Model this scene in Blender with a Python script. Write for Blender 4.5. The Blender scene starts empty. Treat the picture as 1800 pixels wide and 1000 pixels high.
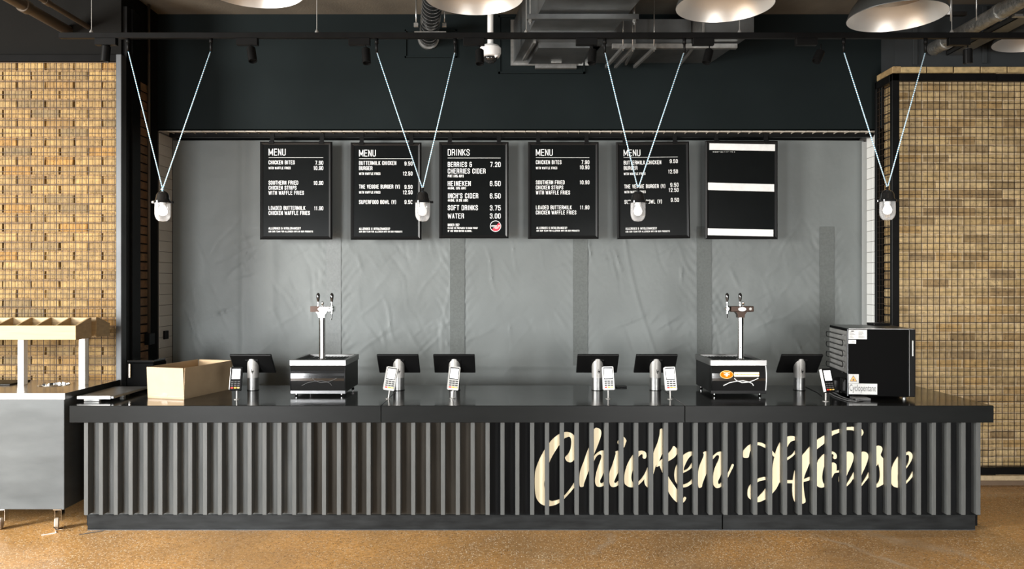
import bpy, bmesh, math, random
from mathutils import Vector, Matrix
random.seed(7)
PI = math.pi
scene = bpy.context.scene
COL = scene.collection

# ------------------------------------------------------------------ camera, world, lights, exposure
CAM_Y, CAM_Z, F = -5.2, 1.706, 1326.0
HZ = 496.0
cd = bpy.data.cameras.new('camera'); cam = bpy.data.objects.new('camera', cd); COL.objects.link(cam)
cam.location = (0, CAM_Y, CAM_Z); cam.rotation_euler = (PI/2, 0, 0)
cd.sensor_width = 36; cd.lens = F/1800*36; cd.shift_y = -4/1800.0
cd.clip_start = 0.05
scene.camera = cam

w = bpy.data.worlds.new('world'); scene.world = w; w.use_nodes = True
bgn = w.node_tree.nodes['Background']
bgn.inputs[0].default_value = (0.80, 0.90, 1.0, 1); bgn.inputs[1].default_value = 0.03

def area(name, loc, target, sx, sy, power, color, spread=PI):
    l = bpy.data.lights.new(name, 'AREA'); l.shape = 'RECTANGLE'; l.size = sx; l.size_y = sy
    l.energy = power; l.color = color; l.spread = spread
    o = bpy.data.objects.new(name, l); COL.objects.link(o); o.location = loc
    d = Vector(target)-Vector(loc); o.rotation_euler = d.to_track_quat('-Z', 'Y').to_euler()
    return o
# daylight through the shop windows: one left of the camera, one behind; two unseen front fills are added
area('window_daylight', (-7.4, -3.9, 2.4), (0.6, 1.2, 1.9), 2.0, 2.0, 1020, (1.0, 0.985, 0.95))
area('left_slat_fill', (-3.8, -5.3, 1.2), (-1.8, 0.0, .45), 1.4, 1.8, 120, (0.97, 0.985, 1.0), spread=1.6)  # unseen fill added to light the left slats and backing
area('letter_fill', (2.4, -6.8, 1.05), (2.6, 0.0, .55), 1.9, 1.8, 108, (1.0, 0.99, 0.97), spread=1.5)  # unseen fill added to brighten the sign letters
area('rear_window_daylight', (-1.0, -9.2, 1.9), (0.0, 0.0, 1.6), 5.0, 2.2, 30, (0.97, 0.98, 1.0))

vs = scene.view_settings
vs.view_transform = 'Standard'; vs.look = 'None'; vs.exposure = 0.0; vs.gamma = 1.0; vs.use_curve_mapping = False
scene.cycles.max_bounces = 8

def S(Y): return F/(Y-CAM_Y)
def X_(px, Y): return (px-900)/S(Y)
def Z_(py, Y): return CAM_Z-(py-HZ)/S(Y)
def P(px, py, Y): return Vector((X_(px, Y), Y, Z_(py, Y)))

# ------------------------------------------------------------------ materials
def mat(name, col, rough=0.5, metal=0.0, var=0.0, vscale=8.0, bump=0.0, bscale=60.0, emit=None, estr=0.0,
        spec=0.5, rnd=0.0, stretch=(1, 1, 1), coat=0.0, trans=0.0, detail=4.0, rvar=0.0):
    m = bpy.data.materials.new(name); m.use_nodes = True
    nt = m.node_tree; N = nt.nodes; L = nt.links; b = N['Principled BSDF']
    b.inputs['Base Color'].default_value = (*col, 1); b.inputs['Roughness'].default_value = rough
    b.inputs['Metallic'].default_value = metal; b.inputs['Specular IOR Level'].default_value = spec
    b.inputs['Coat Weight'].default_value = coat; b.inputs['Transmission Weight'].default_value = trans
    if emit: b.inputs['Emission Color'].default_value = (*emit, 1); b.inputs['Emission Strength'].default_value = estr
    tc = N.new('ShaderNodeTexCoord'); mp = N.new('ShaderNodeMapping'); mp.inputs['Scale'].default_value = stretch
    L.new(tc.outputs['Object'], mp.inputs['Vector'])
    if var > 0 or rnd > 0 or rvar > 0:
        n = N.new('ShaderNodeTexNoise'); n.inputs['Scale'].default_value = vscale; n.inputs['Detail'].default_value = detail
        L.new(mp.outputs[0], n.inputs['Vector'])
        mr = N.new('ShaderNodeMapRange'); mr.inputs[1].default_value = 0.25; mr.inputs[2].default_value = 0.75
        mr.inputs[3].default_value = 1-var; mr.inputs[4].default_value = 1+var; L.new(n.outputs[0], mr.inputs[0])
        fac = mr.outputs[0]
        if rnd > 0:
            oi = N.new('ShaderNodeObjectInfo'); m2 = N.new('ShaderNodeMapRange')
            m2.inputs[3].default_value = 1-rnd; m2.inputs[4].default_value = 1+rnd; L.new(oi.outputs['Random'], m2.inputs[0])
            mu = N.new('ShaderNodeMath'); mu.operation = 'MULTIPLY'; L.new(fac, mu.inputs[0]); L.new(m2.outputs[0], mu.inputs[1]); fac = mu.outputs[0]
        vm = N.new('ShaderNodeVectorMath'); vm.operation = 'SCALE'; vm.inputs[0].default_value = col
        L.new(fac, vm.inputs['Scale']); L.new(vm.outputs[0], b.inputs['Base Color'])
        if rvar > 0:
            m3 = N.new('ShaderNodeMapRange'); m3.inputs[1].default_value = 0.3; m3.inputs[2].default_value = 0.7
            m3.inputs[3].default_value = max(0, rough-rvar); m3.inputs[4].default_value = rough+rvar
            L.new(n.outputs[0], m3.inputs[0]); L.new(m3.outputs[0], b.inputs['Roughness'])
    if bump > 0:
        n2 = N.new('ShaderNodeTexNoise'); n2.inputs['Scale'].default_value = bscale; n2.inputs['Detail'].default_value = 5
        L.new(mp.outputs[0], n2.inputs['Vector'])
        bp = N.new('ShaderNodeBump'); bp.inputs['Strength'].default_value = bump; bp.inputs['Distance'].default_value = 0.01
        L.new(n2.outputs[0], bp.inputs['Height']); L.new(bp.outputs[0], b.inputs['Normal'])
    return m

def brick_mat(name, cols, pit=0.5, joint_dark=0.0):
    m = bpy.data.materials.new(name); m.use_nodes = True
    nt = m.node_tree; N = nt.nodes; L = nt.links; b = N['Principled BSDF']
    b.inputs['Roughness'].default_value = 0.72; b.inputs['Specular IOR Level'].default_value = 0.35
    oi = N.new('ShaderNodeObjectInfo'); cr = N.new('ShaderNodeValToRGB')
    el = cr.color_ramp.elements
    while len(el) < len(cols): el.new(0.5)
    for i, c in enumerate(cols): el[i].position = i/(len(cols)-1); el[i].color = (*c, 1)
    L.new(oi.outputs['Random'], cr.inputs[0])
    tc = N.new('ShaderNodeTexCoord')
    va = N.new('ShaderNodeVectorMath'); va.operation = 'ADD'
    sc = N.new('ShaderNodeVectorMath'); sc.operation = 'SCALE'; sc.inputs['Scale'].default_value = 1.0
    L.new(oi.outputs['Location'], sc.inputs[0]); L.new(tc.outputs['Object'], va.inputs[0]); L.new(sc.outputs[0], va.inputs[1])
    n = N.new('ShaderNodeTexNoise'); n.inputs['Scale'].default_value = 22; n.inputs['Detail'].default_value = 6; L.new(va.outputs[0], n.inputs[0])
    mr = N.new('ShaderNodeMapRange'); mr.inputs[1].default_value = 0.3; mr.inputs[2].default_value = 0.7; mr.inputs[3].default_value = 0.72; mr.inputs[4].default_value = 1.2
    L.new(n.outputs[0], mr.inputs[0])
    mx = N.new('ShaderNodeVectorMath'); mx.operation = 'SCALE'; L.new(cr.outputs[0], mx.inputs[0]); L.new(mr.outputs[0], mx.inputs['Scale'])
    # pits
    v = N.new('ShaderNodeTexNoise'); v.inputs['Scale'].default_value = 95; v.inputs['Detail'].default_value = 2; L.new(va.outputs[0], v.inputs[0])
    pr = N.new('ShaderNodeMapRange'); pr.inputs[1].default_value = 0.64; pr.inputs[2].default_value = 0.72; L.new(v.outputs[0], pr.inputs[0])
    mi = N.new('ShaderNodeMix'); mi.data_type = 'RGBA'; mi.inputs[7].default_value = (0.05, 0.03, 0.015, 1)
    pm = N.new('ShaderNodeMath'); pm.operation = 'MULTIPLY'; pm.inputs[1].default_value = pit; L.new(pr.outputs[0], pm.inputs[0])
    L.new(pm.outputs[0], mi.inputs[0]); L.new(mx.outputs[0], mi.inputs[6]); L.new(mi.outputs[2], b.inputs['Base Color'])
    bp = N.new('ShaderNodeBump'); bp.inputs['Strength'].default_value = 0.7; bp.inputs['Distance'].default_value = 0.006
    ad = N.new('ShaderNodeMath'); ad.operation = 'SUBTRACT'; L.new(n.outputs[0], ad.inputs[0]); L.new(pr.outputs[0], ad.inputs[1])
    L.new(ad.outputs[0], bp.inputs['Height']); L.new(bp.outputs[0], b.inputs['Normal'])
    return m

def floor_mat():
    m = bpy.data.materials.new('polished_terrazzo'); m.use_nodes = True
    nt = m.node_tree; N = nt.nodes; L = nt.links; b = N['Principled BSDF']
    tc = N.new('ShaderNodeTexCoord'); O = tc.outputs['Object']
    def noise(s, d=4):
        n = N.new('ShaderNodeTexNoise'); n.inputs['Scale'].default_value = s; n.inputs['Detail'].default_value = d; L.new(O, n.inputs[0]); return n.outputs[0]
    def mrange(v, a, b_, c, d):
        n = N.new('ShaderNodeMapRange'); n.inputs[1].default_value = a; n.inputs[2].default_value = b_; n.inputs[3].default_value = c; n.inputs[4].default_value = d; L.new(v, n.inputs[0]); return n.outputs[0]
    def mix(f, a, c):
        n = N.new('ShaderNodeMix'); n.data_type = 'RGBA'
        if hasattr(f, 'links'): L.new(f, n.inputs[0])
        else: n.inputs[0].default_value = f
        for k, q in ((6, a), (7, c)):
            if isinstance(q, tuple): n.inputs[k].default_value = (*q, 1)
            else: L.new(q, n.inputs[k])
        return n.outputs[2]
    def mul(a, c):
        n = N.new('ShaderNodeMath'); n.operation = 'MULTIPLY'; L.new(a, n.inputs[0])
        if hasattr(c, 'links'): L.new(c, n.inputs[1])
        else: n.inputs[1].default_value = c
        return n.outputs[0]
    base = mix(mrange(noise(1.3), 0.35, 0.65, 0, 1), (0.72, 0.38, 0.12), (0.42, 0.24, 0.095))
    base = mix(mrange(noise(35, 3), 0.4, 0.65, 0, 0.6), base, (0.36, 0.19, 0.065))
    # chips of stone: light, brown and dark
    def chips(scale, lo, hi, thr):
        v = N.new('ShaderNodeTexVoronoi'); v.inputs['Scale'].default_value = scale; v.inputs['Randomness'].default_value = 1; L.new(O, v.inputs[0])
        sep = N.new('ShaderNodeSeparateColor'); L.new(v.outputs['Color'], sep.inputs[0])
        near = mrange(v.outputs['Distance'], lo, hi, 1, 0)
        pick = mrange(sep.outputs[0], thr, thr+0.01, 0, 1)
        return mul(near, pick)
    patch = mrange(noise(0.9, 2), 0.35, 0.6, 0.35, 1.0)
    base = mix(mul(chips(95, 0.30, 0.42, 0.62), patch), base, (0.95, 0.82, 0.60))
    base = mix(mul(chips(80, 0.28, 0.38, 0.72), 0.8), base, (0.07, 0.035, 0.018))
    base = mix(mul(chips(140, 0.28, 0.40, 0.7), 0.5), base, (0.75, 0.48, 0.22))
    # pale scuffs worn into the polish
    wn = noise(6, 5)
    wv = N.new('ShaderNodeVectorMath'); wv.operation = 'SCALE'; wv.inputs['Scale'].default_value = 0.12
    nc = N.new('ShaderNodeTexNoise'); nc.inputs['Scale'].default_value = 5; L.new(O, nc.inputs[0])
    sb = N.new('ShaderNodeVectorMath'); sb.operation = 'SUBTRACT'; sb.inputs[1].default_value = (.5, .5, .5); L.new(nc.outputs['Color'], sb.inputs[0]); L.new(sb.outputs[0], wv.inputs[0])
    ow = N.new('ShaderNodeVectorMath'); ow.operation = 'ADD'; L.new(O, ow.inputs[0]); L.new(wv.outputs[0], ow.inputs[1])
    for (ax, ay), (bx_, by), wid, stg in (((2.05, -.09), (2.42, -.75), .02, .55), ((.68, -.09), (.52, -.45), .025, .4), ((2.42, -.10), (2.80, -.42), .07, .38), ((2.8, -.42), (2.95, -.9), .02, .4)):
        d = Vector((bx_-ax, by-ay, 0)); ln = d.length; d /= ln
        q = N.new('ShaderNodeVectorMath'); q.operation = 'SUBTRACT'; q.inputs[1].default_value = (ax, ay, 0); L.new(ow.outputs[0], q.inputs[0])
        dt = N.new('ShaderNodeVectorMath'); dt.operation = 'DOT_PRODUCT'; dt.inputs[1].default_value = d; L.new(q.outputs[0], dt.inputs[0])
        cl = N.new('ShaderNodeClamp'); cl.inputs[2].default_value = ln; L.new(dt.outputs['Value'], cl.inputs[0])
        pr = N.new('ShaderNodeVectorMath'); pr.operation = 'SCALE'; pr.inputs[0].default_value = d; L.new(cl.outputs[0], pr.inputs['Scale'])
        ds = N.new('ShaderNodeVectorMath'); ds.operation = 'DISTANCE'; L.new(q.outputs[0], ds.inputs[0]); L.new(pr.outputs[0], ds.inputs[1])
        k = mul(mul(mrange(ds.outputs['Value'], wid*0.3, wid*1.6, 1, 0), mrange(wn, 0.35, 0.6, 0.3, 1)), stg)
        base = mix(k, base, (0.55, 0.45, 0.33))
    L.new(base, b.inputs['Base Color'])
    L.new(mrange(noise(3, 5), 0.3, 0.7, 0.22, 0.42), b.inputs['Roughness'])
    bp = N.new('ShaderNodeBump'); bp.inputs['Strength'].default_value = 0.05; bp.inputs['Distance'].default_value = 0.004
    L.new(noise(120, 2), bp.inputs['Height']); L.new(bp.outputs[0], b.inputs['Normal'])
    return m

M = {}
M['floor'] = floor_mat()
M['concrete'] = mat('bare_concrete', (0.135, 0.118, 0.09), 0.9, var=.25, vscale=3, bump=.2)
M['bulkhead'] = mat('charcoal_paint', (0.009, 0.0125, 0.0130), 0.62, var=.15, vscale=1.5, bump=.05, bscale=200, spec=0.05)
M['plaster'] = mat('dark_grey_plaster', (0.036, 0.040, 0.042), 0.8, var=.12, vscale=2, bump=.08, bscale=120, spec=0.1)
M['plaster_brown'] = mat('brown_grey_plaster', (0.0055, 0.0052, 0.0046), 0.85, var=.12, vscale=2, bump=.1, spec=0.1)
M['blackpaint'] = mat('black_paint', (0.005, 0.005, 0.005), 0.5, var=.2, vscale=5, spec=0.04)
M['blackmetal'] = mat('black_steel', (0.006, 0.006, 0.006), 0.38, var=.2, vscale=12, spec=0.1)
M['greysteel'] = mat('grey_steel_post', (0.07, 0.075, 0.08), 0.45, metal=.4, var=.2, vscale=4)
M['rustwire'] = mat('rusty_wire', (0.035, 0.018, 0.008), 0.6, metal=.3)
M['darkwire'] = mat('dark_wire', (0.035, 0.022, 0.013), 0.55, metal=.3)
M['brick_left'] = brick_mat('buff_brick', [(.34, .21, .075), (.27, .175, .07), (.38, .245, .09), (.21, .145, .065), (.36, .19, .045)])
M['brick_right'] = brick_mat('brown_brick', [(.46, .325, .15), (.58, .42, .205), (.33, .23, .11), (.66, .49, .255), (.28, .195, .10), (.52, .345, .145)])
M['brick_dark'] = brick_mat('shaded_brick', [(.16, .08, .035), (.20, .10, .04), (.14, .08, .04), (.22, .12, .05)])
M['mortar'] = mat('sand_mortar', (.22, .14, .07), .9, var=.2, vscale=30, bump=.4, bscale=90)
M['mortar_right'] = mat('pale_mortar', (.54, .42, .26), .9, var=.2, vscale=30, bump=.4, bscale=90)
M['gap'] = mat('open_joint', (.03, .022, .014), .95)
M['batten'] = mat('pale_batten', (.38, .39, .38), .5)
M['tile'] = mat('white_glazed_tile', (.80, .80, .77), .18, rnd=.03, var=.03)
M['tile_shaded'] = mat('shaded_glazed_tile', (.52, .47, .40), .3, rnd=.05, var=.04)  # white tile with shade put into its colour, for soffit and left reveal
M['grout'] = mat('grey_grout', (.12, .11, .10), .9)
M['laminate'] = mat('black_gloss_laminate', (.010, .010, .0095), .13, var=.2, vscale=3, rvar=.05)
M['edge'] = mat('worktop_edge', (.0095, .0105, .0105), .38, var=.12, vscale=6, stretch=(1, 1, 4), spec=0.1)
M['slat'] = mat('grey_painted_slat', (.086, .090, .088), .48, var=.14, vscale=14, rnd=.05, stretch=(3, 3, .5), bump=.08, bscale=80, spec=0.2)
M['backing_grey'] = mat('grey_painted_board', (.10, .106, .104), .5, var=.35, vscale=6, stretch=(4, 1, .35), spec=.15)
M['backing_dimmed'] = mat('dimmed_brown_board', (.036, .032, .026), .5, var=.35, vscale=6, stretch=(4, 1, .35), spec=.1)  # brownish board, darkened in colour to follow the light falloff along the counter
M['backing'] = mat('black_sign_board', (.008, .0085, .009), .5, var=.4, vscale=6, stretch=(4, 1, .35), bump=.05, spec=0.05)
M['plinth'] = mat('scuffed_black_plinth', (.016, .0175, .018), .42, var=.45, vscale=9, stretch=(.6, 1, 3), spec=0.12)
M['cream'] = mat('cream_letter', (.98, .85, .57), .5, var=.06, vscale=30, stretch=(3, 3, .2))
M['sheet'] = mat('grey_sheet', (.158, .172, .168), .5, var=.10, vscale=2.2, spec=0.3, bump=.35, bscale=9)
M['strip'] = mat('dark_seam', (.122, .131, .126), .62, var=.12, vscale=60, spec=0.1)
M['strip_faint'] = mat('faint_seam', (.146, .158, .155), .55, var=.12, vscale=60)
M['foldm'] = mat('sheet_hem', (.17, .17, .16), .5, var=.3, vscale=9)
M['boardframe'] = mat('board_frame', (.010, .010, .010), .3, spec=0.2)
M['boardface'] = mat('board_face', (.0042, .0050, .0050), .30, var=.12, vscale=14, spec=0.08)
M['ink'] = mat('white_print', (.86, .86, .84), .6)
M['red'] = mat('red_print', (.75, .02, .05), .5)
M['whitetape'] = mat('white_tape', (.78, .78, .76), .5, var=.08, vscale=20, bump=.2, bscale=30)
M['chrome'] = mat('chrome', (.75, .75, .74), .12, metal=1)
M['steel'] = mat('brushed_steel', (.26, .26, .255), .42, metal=1, var=.12, vscale=10, stretch=(.3, 4, 4))
M['darksteel'] = mat('dark_steel', (.10, .10, .10), .3, metal=.9, var=.2, vscale=8)
M['galv'] = mat('galvanised_steel', (.17, .18, .182), .40, metal=.8, var=.25, vscale=5, bump=.1, bscale=12)
M['galvbright'] = mat('bright_galvanised', (.40, .40, .385), .34, metal=.8, var=.2, vscale=30)
M['foil'] = mat('foil_wrap', (.42, .42, .40), .3, metal=.85, var=.3, vscale=25, bump=1.0, bscale=35)
M['glossblack'] = mat('gloss_black', (.012, .012, .012), .08, coat=.5)
M['blackplastic'] = mat('black_plastic', (.006, .006, .006), .38, spec=0.12)
M['greyplastic'] = mat('grey_plastic', (.11, .11, .11), .5, spec=0.25)
M['silver'] = mat('satin_silver', (.36, .35, .33), .48, metal=.5, var=.1, vscale=90)
M['whiteplastic'] = mat('white_plastic', (.80, .80, .78), .35)
M['silverplastic'] = mat('silver_plastic', (.52, .52, .50), .35, metal=.2)
M['screen'] = mat('lit_screen', (.9, .9, .9), .3, emit=(1, 1, 1), estr=1.6)
M['key'] = mat('key_grey', (.06, .06, .06), .5)
M['keyred'] = mat('key_red', (.8, .05, .03), .5)
M['keyyellow'] = mat('key_yellow', (.9, .45, .05), .5)
M['keygreen'] = mat('key_green', (.75, .55, .20), .5)
M['cardboard'] = mat('cardboard', (.50, .365, .22), .8, var=.05, vscale=12, bump=.05)
M['cardtape'] = mat('packing_tape', (.50, .34, .19), .35)
M['wood'] = mat('pale_pine', (.40, .28, .14), .5, var=.16, vscale=7, stretch=(.5, 3, 9))
M['cart'] = mat('smeared_steel', (.092, .102, .106), .42, metal=.2, var=.30, vscale=2.5, stretch=(.8, 1, 2.4), detail=6, spec=0.35)
M['carttop'] = mat('cart_steel_top', (.55, .50, .44), .2, metal=.9, var=.06, vscale=5)
M['whiteedge'] = mat('white_steel', (.86, .86, .84), .3, metal=.1)
M['rubber'] = mat('grey_rubber', (.45, .38, .30), .6)
M['shadeout'] = mat('shade_outside', (.05, .052, .05), .45, metal=.3)
M['shadein'] = mat('shade_inside', (.72, .71, .68), .36, metal=.7)
M['shadetop'] = mat('shade_reflector', (.30, .25, .19), .5, metal=.3)
M['whitemetal'] = mat('white_enamel', (.82, .82, .80), .35)
M['lens'] = mat('warm_lens', (1, .95, .85), .3, emit=(1, .93, .8), estr=6)
M['darkglass'] = mat('dark_dome_glass', (.02, .02, .02), .06)
M['bulb'] = mat('lamp_bulb', (.9, .9, .88), .3, emit=(1, .97, .92), estr=.5)
M['bulb_lit'] = mat('lamp_bulb_lit', (.9, .9, .88), .3, emit=(1, .98, .95), estr=2.2)
M['amber'] = mat('amber_sign', (.22, .05, .002), .4, emit=(1, .24, .006), estr=.95, spec=0)
M['amberwhite'] = mat('lit_lettering', (.35, .30, .22), .4, emit=(1, .80, .52), estr=1.5, spec=0)
M['amberframe'] = mat('lit_rim', (.3, .2, .1), .4, emit=(1, .62, .25), estr=1.2, spec=0)
M['brown'] = mat('dark_brown_metal', (.035, .02, .014), .25, metal=.3, spec=0.12)
M['paper'] = mat('label_paper', (.60, .60, .58), .6, var=.05, vscale=60)
M['paperdark'] = mat('label_print', (.10, .10, .10), .6)
M['warn'] = mat('warning_amber', (.85, .42, .07), .5)
M['condenser'] = mat('condenser_back', (.26, .26, .25), .5, metal=.3, var=.2, vscale=7)
M['fridge'] = mat('fridge_side', (.002, .002, .002), .5, spec=0.02)
M['base'] = mat('brown_base', (.16, .11, .07), .5, var=.2, vscale=4)
M['conduit'] = mat('conduit', (.09, .07, .05), .4, metal=.3)
mg = mat('clear_glass', (1, 1, 1), .03)
nt = mg.node_tree; N = nt.nodes; N['Principled BSDF'].inputs['Roughness'].default_value = .06
tr_ = N.new('ShaderNodeBsdfTransparent'); mxs = N.new('ShaderNodeMixShader'); lw = N.new('ShaderNodeLayerWeight'); lw.inputs[0].default_value = .35
mr_ = N.new('ShaderNodeMapRange'); mr_.inputs[3].default_value = .05; mr_.inputs[4].default_value = .5; nt.links.new(lw.outputs['Facing'], mr_.inputs[0])
nt.links.new(mr_.outputs[0], mxs.inputs[0]); nt.links.new(tr_.outputs[0], mxs.inputs[1]); nt.links.new(N['Principled BSDF'].outputs[0], mxs.inputs[2])
nt.links.new(mxs.outputs[0], N['Material Output'].inputs[0])
M['glass'] = mg
# striped textile flex, pale blue and white
mc = mat('striped_flex', (.75, .88, .95), .6); nt = mc.node_tree; N = nt.nodes; L = nt.links
wv = N.new('ShaderNodeTexWave'); wv.wave_type = 'BANDS'; wv.bands_direction = 'Z'; wv.inputs['Scale'].default_value = 22
tc = N.new('ShaderNodeTexCoord'); L.new(tc.outputs['Object'], wv.inputs[0])
cr = N.new('ShaderNodeValToRGB'); cr.color_ramp.elements[0].color = (.18, .48, .66, 1); cr.color_ramp.elements[1].color = (.95, .97, 1, 1)
cr.color_ramp.elements[0].position = .4; cr.color_ramp.elements[1].position = .55
L.new(wv.outputs[1], cr.inputs[0]); L.new(cr.outputs[0], N['Principled BSDF'].inputs['Base Color'])
M['flex'] = mc

# ------------------------------------------------------------------ mesh helpers
class MB:
    def __init__(s): s.v = []; s.f = []; s.sm = []
    def add(s, vs_, fs, smooth=False):
        o = len(s.v); s.v += [Vector(p) for p in vs_]
        for f in fs: s.f.append([i+o for i in f]); s.sm.append(smooth)
        return s
    def box(s, a, b):
        (x0, y0, z0), (x1, y1, z1) = a, b
        x0, x1 = min(x0, x1), max(x0, x1); y0, y1 = min(y0, y1), max(y0, y1); z0, z1 = min(z0, z1), max(z0, z1)
        return s.add([(x0, y0, z0), (x1, y0, z0), (x1, y1, z0), (x0, y1, z0), (x0, y0, z1), (x1, y0, z1), (x1, y1, z1), (x0, y1, z1)],
                     [(0, 3, 2, 1), (4, 5, 6, 7), (0, 1, 5, 4), (1, 2, 6, 5), (2, 3, 7, 6), (3, 0, 4, 7)])
    def cbox(s, a, b, c=.003):
        # box with chamfered edges
        bm = bmesh.new(); (x0, y0, z0), (x1, y1, z1) = a, b
        x0, x1 = min(x0, x1), max(x0, x1); y0, y1 = min(y0, y1), max(y0, y1); z0, z1 = min(z0, z1), max(z0, z1)
        bmesh.ops.create_cube(bm, size=1)
        for v in bm.verts: v.co = Vector((x0 if v.co.x < 0 else x1, y0 if v.co.y < 0 else y1, z0 if v.co.z < 0 else z1))
        c = min(c, (x1-x0)*.45, (y1-y0)*.45, (z1-z0)*.45)
        bmesh.ops.bevel(bm, geom=bm.edges[:], offset=c, segments=1, affect='EDGES', profile=.5)
        s.add([v.co.copy() for v in bm.verts], [[v.index for v in f.verts] for f in bm.faces]); bm.free(); return s
    def hexa(s, b4, t4):
        return s.add(list(b4)+list(t4), [(3, 2, 1, 0), (4, 5, 6, 7), (0, 1, 5, 4), (1, 2, 6, 5), (2, 3, 7, 6), (3, 0, 4, 7)])
    def tube(s, pts, r, n=10, caps=True, r1=None):
        pts = [Vector(p) for p in pts]; rings = []
        up = None
        for i, p in enumerate(pts):
            if i == 0: d = pts[1]-pts[0]
            elif i == len(pts)-1: d = pts[-1]-pts[-2]
            else: d = (pts[i+1]-pts[i]).normalized()+(pts[i]-pts[i-1]).normalized()
            d.normalize()
            if up is None:
                up = d.orthogonal().normalized()
            up = (up-d*up.dot(d)).normalized(); sd = d.cross(up)
            rr = r if r1 is None else r+(r1-r)*i/(len(pts)-1)
            rings.append([p+(up*math.cos(a)+sd*math.sin(a))*rr for a in (2*PI*k/n for k in range(n))])
        vv = [q for rg in rings for q in rg]
        ff = [(i*n+k, i*n+(k+1) % n, (i+1)*n+(k+1) % n, (i+1)*n+k) for i in range(len(pts)-1) for k in range(n)]
        s.add(vv, ff, True)
        if caps: s.add(rings[0], [tuple(range(n))[::-1]]); s.add(rings[-1], [tuple(range(n))])
        return s
    def lathe(s, prof, c=(0, 0, 0), n=24, M4=None):
        # prof: (radius, z) list about the z axis through c
        c = Vector(c); vv = []
        for r, z in prof:
            for k in range(n):
                a = 2*PI*k/n; q = Vector((r*math.cos(a), r*math.sin(a), z))
                if M4 is not None: q = M4 @ q
                vv.append(c+q)
        ff = [(i*n+k, i*n+(k+1) % n, (i+1)*n+(k+1) % n, (i+1)*n+k) for i in range(len(prof)-1) for k in range(n)]
        return s.add(vv, ff, True)
    def prism(s, poly, axis, a, b):
        # poly of 2D points extruded along an axis from a to b
        def pt(u, v, t):
            return {'x': (t, u, v), 'y': (u, t, v), 'z': (u, v, t)}[axis]
        n = len(poly)
        return s.add([pt(u, v, a) for u, v in poly]+[pt(u, v, b) for u, v in poly],
                     [tuple(range(n)), tuple(range(2*n-1, n-1, -1))]+[(i, i+n, (i+1) % n+n, (i+1) % n) for i in range(n)])
    def xf(s, M4):
        s.v = [M4 @ v for v in s.v]; return s
    def mesh(s, name, m):
        me = bpy.data.meshes.new(name); me.from_pydata([tuple(v) for v in s.v], [], s.f)
        me.polygons.foreach_set('use_smooth', s.sm)
        bm = bmesh.new(); bm.from_mesh(me)
        bmesh.ops.remove_doubles(bm, verts=bm.verts, dist=1e-6) if len(bm.verts) < 60000 else None
        bmesh.ops.recalc_face_normals(bm, faces=bm.faces)
        for e in bm.edges:
            if len(e.link_faces) == 2 and e.calc_face_angle(0) > .6: e.smooth = False
        bm.to_mesh(me); bm.free()
        me.materials.append(M[m] if isinstance(m, str) else m)
        return me

def root_loc(o):
    p = Vector((0, 0, 0))
    while o is not None: p += o.location; o = o.parent
    return p
def obj(name, mb, m, parent=None, label=None, world=True):
    # vertices are given in world space unless world=False; children keep coordinates relative to their thing
    if world and parent is not None: off = root_loc(parent); mb.v = [v-off for v in mb.v]
    me = mb.mesh(name, m); o = bpy.data.objects.new(name, me); COL.objects.link(o); o.parent = parent
    if label: o['label'] = label
    return o
def thing(name, label, cat, loc=(0, 0, 0), group=None):
    o = bpy.data.objects.new(name, None); COL.objects.link(o); o.location = loc; o.empty_display_size = .1
    o['label'] = label; o['category'] = cat
    if group: o['group'] = group
    return o
def solo(name, mb, m, label, cat, group=None):
    o = obj(name, mb, m); tag(o, label, cat, group); return o
def tag(o, label, cat, group=None):
    o['label'] = label; o['category'] = cat
    if group: o['group'] = group
def struct(name, mb, m, parent=None):
    o = obj(name, mb, m, parent)
    if parent is None: o['kind'] = 'structure'
    return o
def copy_tree(o, parent=None):
    c = o.copy(); COL.objects.link(c); c.parent = parent
    for ch in list(o.children): copy_tree(ch, c)
    return c
def inst(src, name, loc, parent, rot=None, scale=None):
    o = bpy.data.objects.new(name, src); COL.objects.link(o); o.location = loc; o.parent = parent
    if rot: o.rotation_euler = rot
    if scale: o.scale = scale
    return o

def curve_mesh(polys, depth, smooth=True, res=4):
    """filled 2D shape (u, v) from closed outlines, holes included, extruded by depth; returned as an MB in the xy plane"""
    cu = bpy.data.curves.new('outline', 'CURVE'); cu.dimensions = '2D'; cu.fill_mode = 'BOTH'; cu.extrude = depth/2
    for pl in polys:
        pts = []
        n = len(pl)
        if smooth:
            for i in range(n):
                p0, p1, p2, p3 = (Vector(pl[(i+k) % n]) for k in (-1, 0, 1, 2))
                for j in range(res):
                    t = j/res
                    # centripetal-like damping keeps sharp tips tidy
                    l = (p2-p1).length; a = (p2-p0); b = (p3-p1)
                    m1 = a.normalized()*min(a.length/2, l) if a.length else a; m2 = b.normalized()*min(b.length/2, l) if b.length else b
                    h00 = 2*t**3-3*t**2+1; h10 = t**3-2*t**2+t; h01 = -2*t**3+3*t**2; h11 = t**3-t**2
                    pts.append(p1*h00+m1*h10+p2*h01+m2*h11)
        else: pts = [Vector(p) for p in pl]
        sp = cu.splines.new('POLY'); sp.points.add(len(pts)-1); sp.use_cyclic_u = True
        for q, p in zip(sp.points, pts): q.co = (p.x, p.y, 0, 1)
    to = bpy.data.objects.new('outline', cu); COL.objects.link(to)
    dg = bpy.context.evaluated_depsgraph_get(); me = bpy.data.meshes.new_from_object(to.evaluated_get(dg))
    mb = MB(); mb.add([v.co.copy() for v in me.vertices], [list(p.vertices) for p in me.polygons])
    bpy.data.objects.remove(to); bpy.data.curves.remove(cu); bpy.data.meshes.remove(me)
    return mb

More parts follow.
